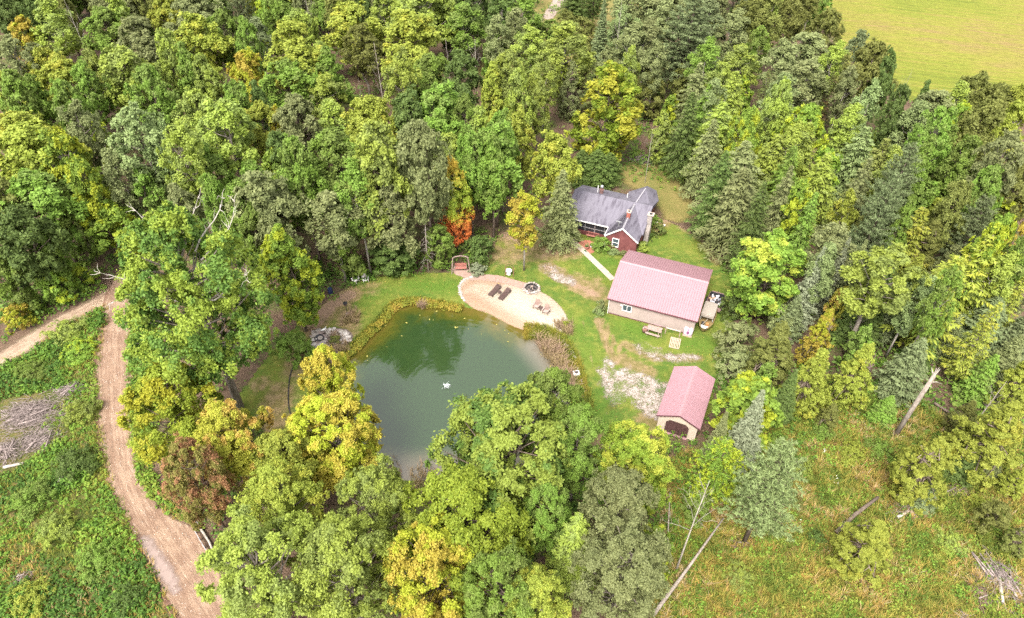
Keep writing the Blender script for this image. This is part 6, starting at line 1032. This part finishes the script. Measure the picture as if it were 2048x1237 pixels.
# brush piles: sticks joined into one heap, the bigger logs single
M_STICK = [bark('grey_sticks', (.13, .10, .093), (.29, .235, .215), 4), bark('brown_sticks', (.12, .07, .06), (.22, .15, .12), 4)]
def brush(px, py, rx, ry, n, L, h, label, mat=0, logs=3, ang=None):
    p = at(px, py); e = empty('brush_pile', (p.x, p.y, 0), 0, label, 'brush pile', 'brush piles'); r = np.random.default_rng(int(px * 7 + py)); b = MB()
    for k in range(int(n * 2.6)):
        a = r.uniform(0, 6.28) if ang is None else ang + r.normal() * .6; q = r.normal(size=2) * .5; c = Vector((q[0] * rx, q[1] * ry, h * r.uniform(.1, 1) * math.exp(-(q[0] ** 2 + q[1] ** 2)))); l = L * r.uniform(.15, .75); d = Vector((math.cos(a), math.sin(a), r.normal() * .12)) * l / 2; rr = r.uniform(.012, .035); b.tube([c - d, c + Vector(r.normal(size=3)) * .13, c + d], [rr, rr * .8, rr * .4], 4)
    o = b.build('sticks', M_STICK[mat], e); o['kind'] = 'stuff'
    for k in range(logs): a = r.uniform(0, 6.28) if ang is None else ang + r.normal() * .4; l = L * r.uniform(.6, 1.1); c = Vector((r.normal() * .35 * rx, r.normal() * .35 * ry, h * .6 + .12)); d = Vector((math.cos(a), math.sin(a), .04)) * l / 2; MB().tube([c - d, c + d], [.08, .05], 7).build('log', M_STICK[0], e, True)
AB = math.radians(28)
brush(60, 832, 3.4, 2.3, 330, 2.6, .7, 'large heap of grey brush in the clearing left of the dirt road', 0, 5, AB); brush(140, 782, 1.8, 1.0, 70, 2.0, .45, 'upper thin end of the grey brush in the clearing', 0, 2, AB); brush(85, 880, 2.0, 1.6, 130, 2.2, .5, 'lower grey brush heap in the clearing below the large one', 0, 3, AB + .5); brush(15, 905, 2.2, 1.8, 130, 2.2, .5, 'grey brush at the left edge of the photo', 0, 3)
brush(45, 1160, .7, .6, 50, 1.0, .35, 'little grey brush heap near the bottom left corner', 0, 1); brush(1298, 322, 2.6, 1.3, 110, 2.6, .8, 'brush pile in the dry grass behind the house', 0, 3, 0.1)
brush(1815, 1022, 2.0, 1.1, 90, 2.2, .6, 'brush under the little blue-green fir in the meadow', 0, 3, .4); brush(1915, 985, 1.6, .9, 70, 1.8, .5, 'dark brush under the dark young fir', 1, 2, .4); brush(2000, 1165, 1.9, 2.4, 190, 2.6, .8, 'brush heap with pale split logs at the bottom right', 0, 5, 1.9); brush(1960, 1195, 1.0, 1.6, 90, 1.4, .5, 'reddish dry brush beside the bottom right heap', 1, 1); brush(1925, 1235, 1.0, .5, 40, 1.5, .35, 'pale sticks at the bottom edge right of centre meadow', 0, 2)
brush(140, 497, 1.8, 1.4, 90, 2.0, .9, 'reddish dead twigs among the trees above the forest trail', 1, 1); brush(1465, 945, .6, .5, 30, 1.2, .3, 'dark rotten sticks by the pine at the meadow edge', 1, 1); brush(1480, 1085, 1.2, .8, 50, 1.4, .3, 'twigs round the foot of the pale pine', 1, 1)
brush(1900, 740, 3.0, 2.0, 120, 3.0, 1.1, 'tangle of dead reddish branches under the firs at the right', 1, 2)
for x, y, w_, t_, H, lb in ((1642, 862, 46, 'mid green', 1.3, 'green bramble clump in the meadow left of the broken snag'), (1598, 935, 52, 'light green', 1.2, 'light green bramble clump in the meadow right of the pale pine'), (1705, 905, 60, 'yellow-green', 1.3, 'yellow-green bramble clump in the meadow left of the lone cedar'), (1590, 1010, 40, 'olive green', 1.0, 'olive weed clump in the meadow below the white flowers'), (1634, 1075, 34, 'dark green', 1.1, 'dark little fir-like bush left of the pale feathery cedar'), (1540, 1060, 50, 'mid green', 1.0, 'green bramble clump right of the pale pine trunk'), (1760, 900, 60, 'mid green', 1.4, 'mid green bramble clump touching the lone meadow cedar'), (1480, 1150, 70, 'light green', 1.0, 'bright green weed patch right of the long leaning pole'), (1900, 1080, 70, 'light green', .9, 'green weed patch above the bottom right brush heap'), (1560, 885, 50, 'mid green', 1.2, 'green bramble clump below the dull olive cedar'), (1960, 1010, 60, 'yellow-green', .9, 'yellow-green weed patch at the right edge of the meadow')):
    crown_at(x, y, w_, 'K', t_, H * .85, lb); TREES[-1][0]['label'] = lb; TREES[-1][0]['group'] = 'bramble clumps in the meadow'
for x, y, w_, t_, H, lb in ((160, 822, 70, 'light green', 1.5, 'bright bramble thicket right of the grey brush in the clearing'), (150, 930, 90, 'dark green', 1.6, 'dark bramble thicket below the grey brush in the clearing'), (130, 660, 80, 'light green', 1.3, 'bright bramble thicket below the forest trail'), (60, 1000, 90, 'mid green', 1.5, 'mid green bramble thicket at the left edge of the clearing'), (110, 1060, 80, 'light green', 1.3, 'light bramble thicket left of the dirt road bend'), (200, 1120, 90, 'mid green', 1.4, 'mid green bramble thicket beside the puddle in the road'), (60, 1200, 90, 'yellow-green', 1.2, 'yellow-green bramble thicket in the bottom left corner'), (250, 1200, 70, 'dark green', 1.2, 'dark bramble thicket at the bottom edge left of the road'), (160, 700, 70, 'lime green', 1.2, 'lime bramble patch in the upper clearing'), (60, 740, 70, 'mid green', 1.0, 'mid green bramble patch above the grey brush')):
    crown_at(x, y, w_, 'K', t_, H * .85, lb); TREES[-1][0]['label'] = lb; TREES[-1][0]['group'] = 'bramble thickets in the clearing'
for x, y, w_, k_, t_, H, lb in ((1988, 1030, 60, 'U', 'olive green', 4, 'low olive sapling above the bottom right brush heap'), (2040, 1075, 60, 'C', 'olive green', 4, 'olive cedar cut by the right edge beside the brush heap'), (1395, 1010, 60, 'U', 'mid green', 4, 'green sapling behind the crooked dead sapling'), (2035, 960, 60, 'C', 'yellow-green', 4, 'small cedar at the right edge below the large cedar'), (1985, 935, 46, 'F', 'grey-green', 3, 'small grey-green fir below the large right edge cedar'), (1770, 820, 60, 'F', 'mid green', 4, 'low fir left of the broken snag foot'), (1660, 830, 50, 'C', 'olive green', 4, 'small olive cedar at the foot of the middle cedars'), (1930, 830, 60, 'C', 'olive green', 5, 'olive cedar behind the short dark log')):
    crown_at(x, y, w_, k_, t_, H, lb); TREES[-1][0]['label'] = lb
# stump-like tree foot and planks
def pole(name, a, b, ha, hb, r0, r1, mat, label, cat, mid=0.0, n=7):
    A, B = at(*a, ha), at(*b, hb); m = A.lerp(B, .5) + Vector((rng.normal() * mid, rng.normal() * mid, 0)); e = empty(name, (A.x, A.y, 0), 0, label, cat); T = lambda v: v - Vector((A.x, A.y, 0)); MB().tube([T(A), T(m), T(B)], [r0, (r0 + r1) / 2, r1], n).build('stem', mat, e, True); return e, T(A), T(B)
e, A, B = pole('broken_snag', (1790, 872), (1868, 752), 0, 8.2, .27, .20, BK_GREY, 'tall pale broken tree trunk leaning over the meadow', 'dead tree', .05, 9)
b = MB()
for k in range(7): d = Vector(rng.normal(size=3)) * .35 + Vector((.15, .2, .75)); b.tube([B - Vector((0, 0, .1)), B + d * .9], [.11, .012], 5)
for k in range(4): d = Vector((rng.uniform(.2, 1.2), rng.uniform(-.6, .6), -rng.uniform(.0, .5))) * 1.5; c = A.lerp(B, rng.uniform(.8, .95)); b.tube([c, c + d * .5 + Vector((0, 0, .2)), c + d], [.06, .04, .01], 4)
b.build('splinters', BK_PALE, e)
pole('fallen_log', (1672, 1066), (1756, 995), .35, .7, .22, .16, BK_DARK, 'dark fallen log propped beside the pale feathery cedar', 'log', .1)
pole('fallen_log', (1868, 806), (1918, 838), .3, .3, .17, .13, BK_DARK, 'short dark log lying right of the broken snag', 'log'); pole('fallen_log', (1795, 1035), (1830, 1015), .45, .3, .16, .12, BK_PALE, 'short pale log in the brush in the meadow', 'log'); pole('fallen_log', (1998, 1150), (2006, 1205), .6, .4, .14, .11, BK_PALE, 'pale split log on the bottom right brush heap', 'log')
pole('leaning_pole', (1305, 1232), (1447, 1037), .3, 3.5, .20, .07, BK_GREY, 'long grey dead pole leaning over the meadow edge', 'dead trunk', .1); pole('leaning_pole', (1334, 1108), (1340, 985), .2, 3.0, .08, .05, BK_GREY, 'thin straight grey pole below the garage maple', 'dead trunk')
o = based(1352, 1142, 960, 115, 'X', 'brown', 'pale crooked dead sapling between the two leaning poles', None, var=1); TREES[-1][0]['label'] = 'pale crooked dead sapling between the two leaning poles'
pole('dead_tree', (1905, 458), (1936, 352), 1.0, 9, .16, .10, BK_DARK, 'dark bare leaning trunk left of the yellow-lime maple', 'dead trunk'); pole('dead_tree', (1945, 400), (1995, 290), 2.0, 12, .15, .07, BK_GREY, 'long pale leaning trunk at the right edge of the wood', 'dead trunk'); pole('dead_tree', (1812, 388), (1858, 262), 1.0, 13, .16, .08, BK_PALE, 'tall straight pale trunk below the hay field', 'dead trunk')
pole('fallen_log', (345, 1095), (230, 560), .1, .1, .001, .001, BK_GREY, '', '') if False else None
pole('fallen_log', (393, 1045), (432, 1115), .35, .3, .13, .09, BK_PALE, 'pale bent log lying behind the guard rail', 'log', .3)
# guard rail on the right of the road
gp_ = [at(384, 1052), at(410, 1098), at(438, 1140)]; gr_ = empty('guard_rail', (gp_[0].x, gp_[0].y, 0), 0, 'low grey rail on posts along the right edge of the dirt road', 'guard rail'); T = lambda v, h: Vector((v.x - gp_[0].x, v.y - gp_[0].y, h))
for i in range(2): MB().bar(T(gp_[i], .62), T(gp_[i + 1], .62), .05, .2).build('rail', M_METAL, gr_)
for i in range(2):
    for t in (0.02, .34, .66, .98): q = gp_[i].lerp(gp_[i + 1], t); MB().bar(T(q, 0), T(q, .70), .10).build('post', WOOD, gr_)
# forest trunks showing at the left wood edge and a plank in the clearing
for (bx, by, ty, tone, lb) in ((152, 592, 470, 'mid green', 'slim tree leaning left at the edge of the forest trail'), (72, 607, 505, 'dark green', 'thin tree at the far left above the forest trail'), (120, 600, 520, 'mid green', 'thin tree between the two slim trees above the forest trail')):
    based(bx, by, ty, 62, 'P', tone, lb); TREES[-1][0]['label'] = lb
q = at(128, 952); tag(MB().slab([(q.x - .14, q.y - .9, .28), (q.x + .14, q.y - .9, .28), (q.x + .2, q.y + .9, .36), (q.x - .1, q.y + .9, .36)], .05).build('old_plank', BK_PALE), 'pale old plank standing out of the weeds left of the road', 'plank')
q = at(30, 935); tag(MB().tube([(q.x - .9, q.y - .2, .3), (q.x + .9, q.y + .25, .35)], [.16, .12], 8).build('birch_log', BK_PALE), 'white birch log at the lower left of the grey brush', 'log')
# shrubs and plants round the buildings
for x, y, w_, t_, H, lb in ((1208, 489, 38, 'mid green', 2.0, 'round clipped green shrub at the left corner of the house gable'), (1225, 487, 24, 'olive green', 1.8, 'brownish shrub between the round shrub and the gable wall'), (1319, 460, 30, 'brown', 1.6, 'orange-brown round bush beside the stone chimney'), (1203, 613, 20, 'grey-green', 2.0, 'dark shrub at the left front corner of the barn'), (1198, 624, 22, 'pale green', .9, 'pale low shrub among rocks at the barn corner'), (1230, 503, 22, 'pale green', .7, 'pale hosta bed under the gable window'), (1246, 506, 20, 'grey-green', .6, 'low plants at the foot of the gable wall'), (1282, 496, 34, 'light green', 1.1, 'light green bush between the house and the barn'), (1297, 473, 22, 'dark green', 1.0, 'dark green plants at the foot of the stone chimney'), (1310, 440, 26, 'mid green', 1.4, 'green bush right behind the stone chimney'), (957, 536, 36, 'silvery green', 1.1, 'silvery hosta plant beside the garden swing'), (1130, 648, 14, 'yellow-green', .8, 'yellow-green tuft at the right end of the beach'), (585, 690, 70, 'mid green', 3.0, 'green sumac bush left of the rock garden'), (672, 680, 22, 'olive green', 1.0, 'tan grassy tussock in the middle of the rock garden')):
    crown_at(x, y, w_, 'B', t_, H, lb); TREES[-1][0]['label'] = lb; TREES[-1][0]['group'] = 'shrubs round the buildings'
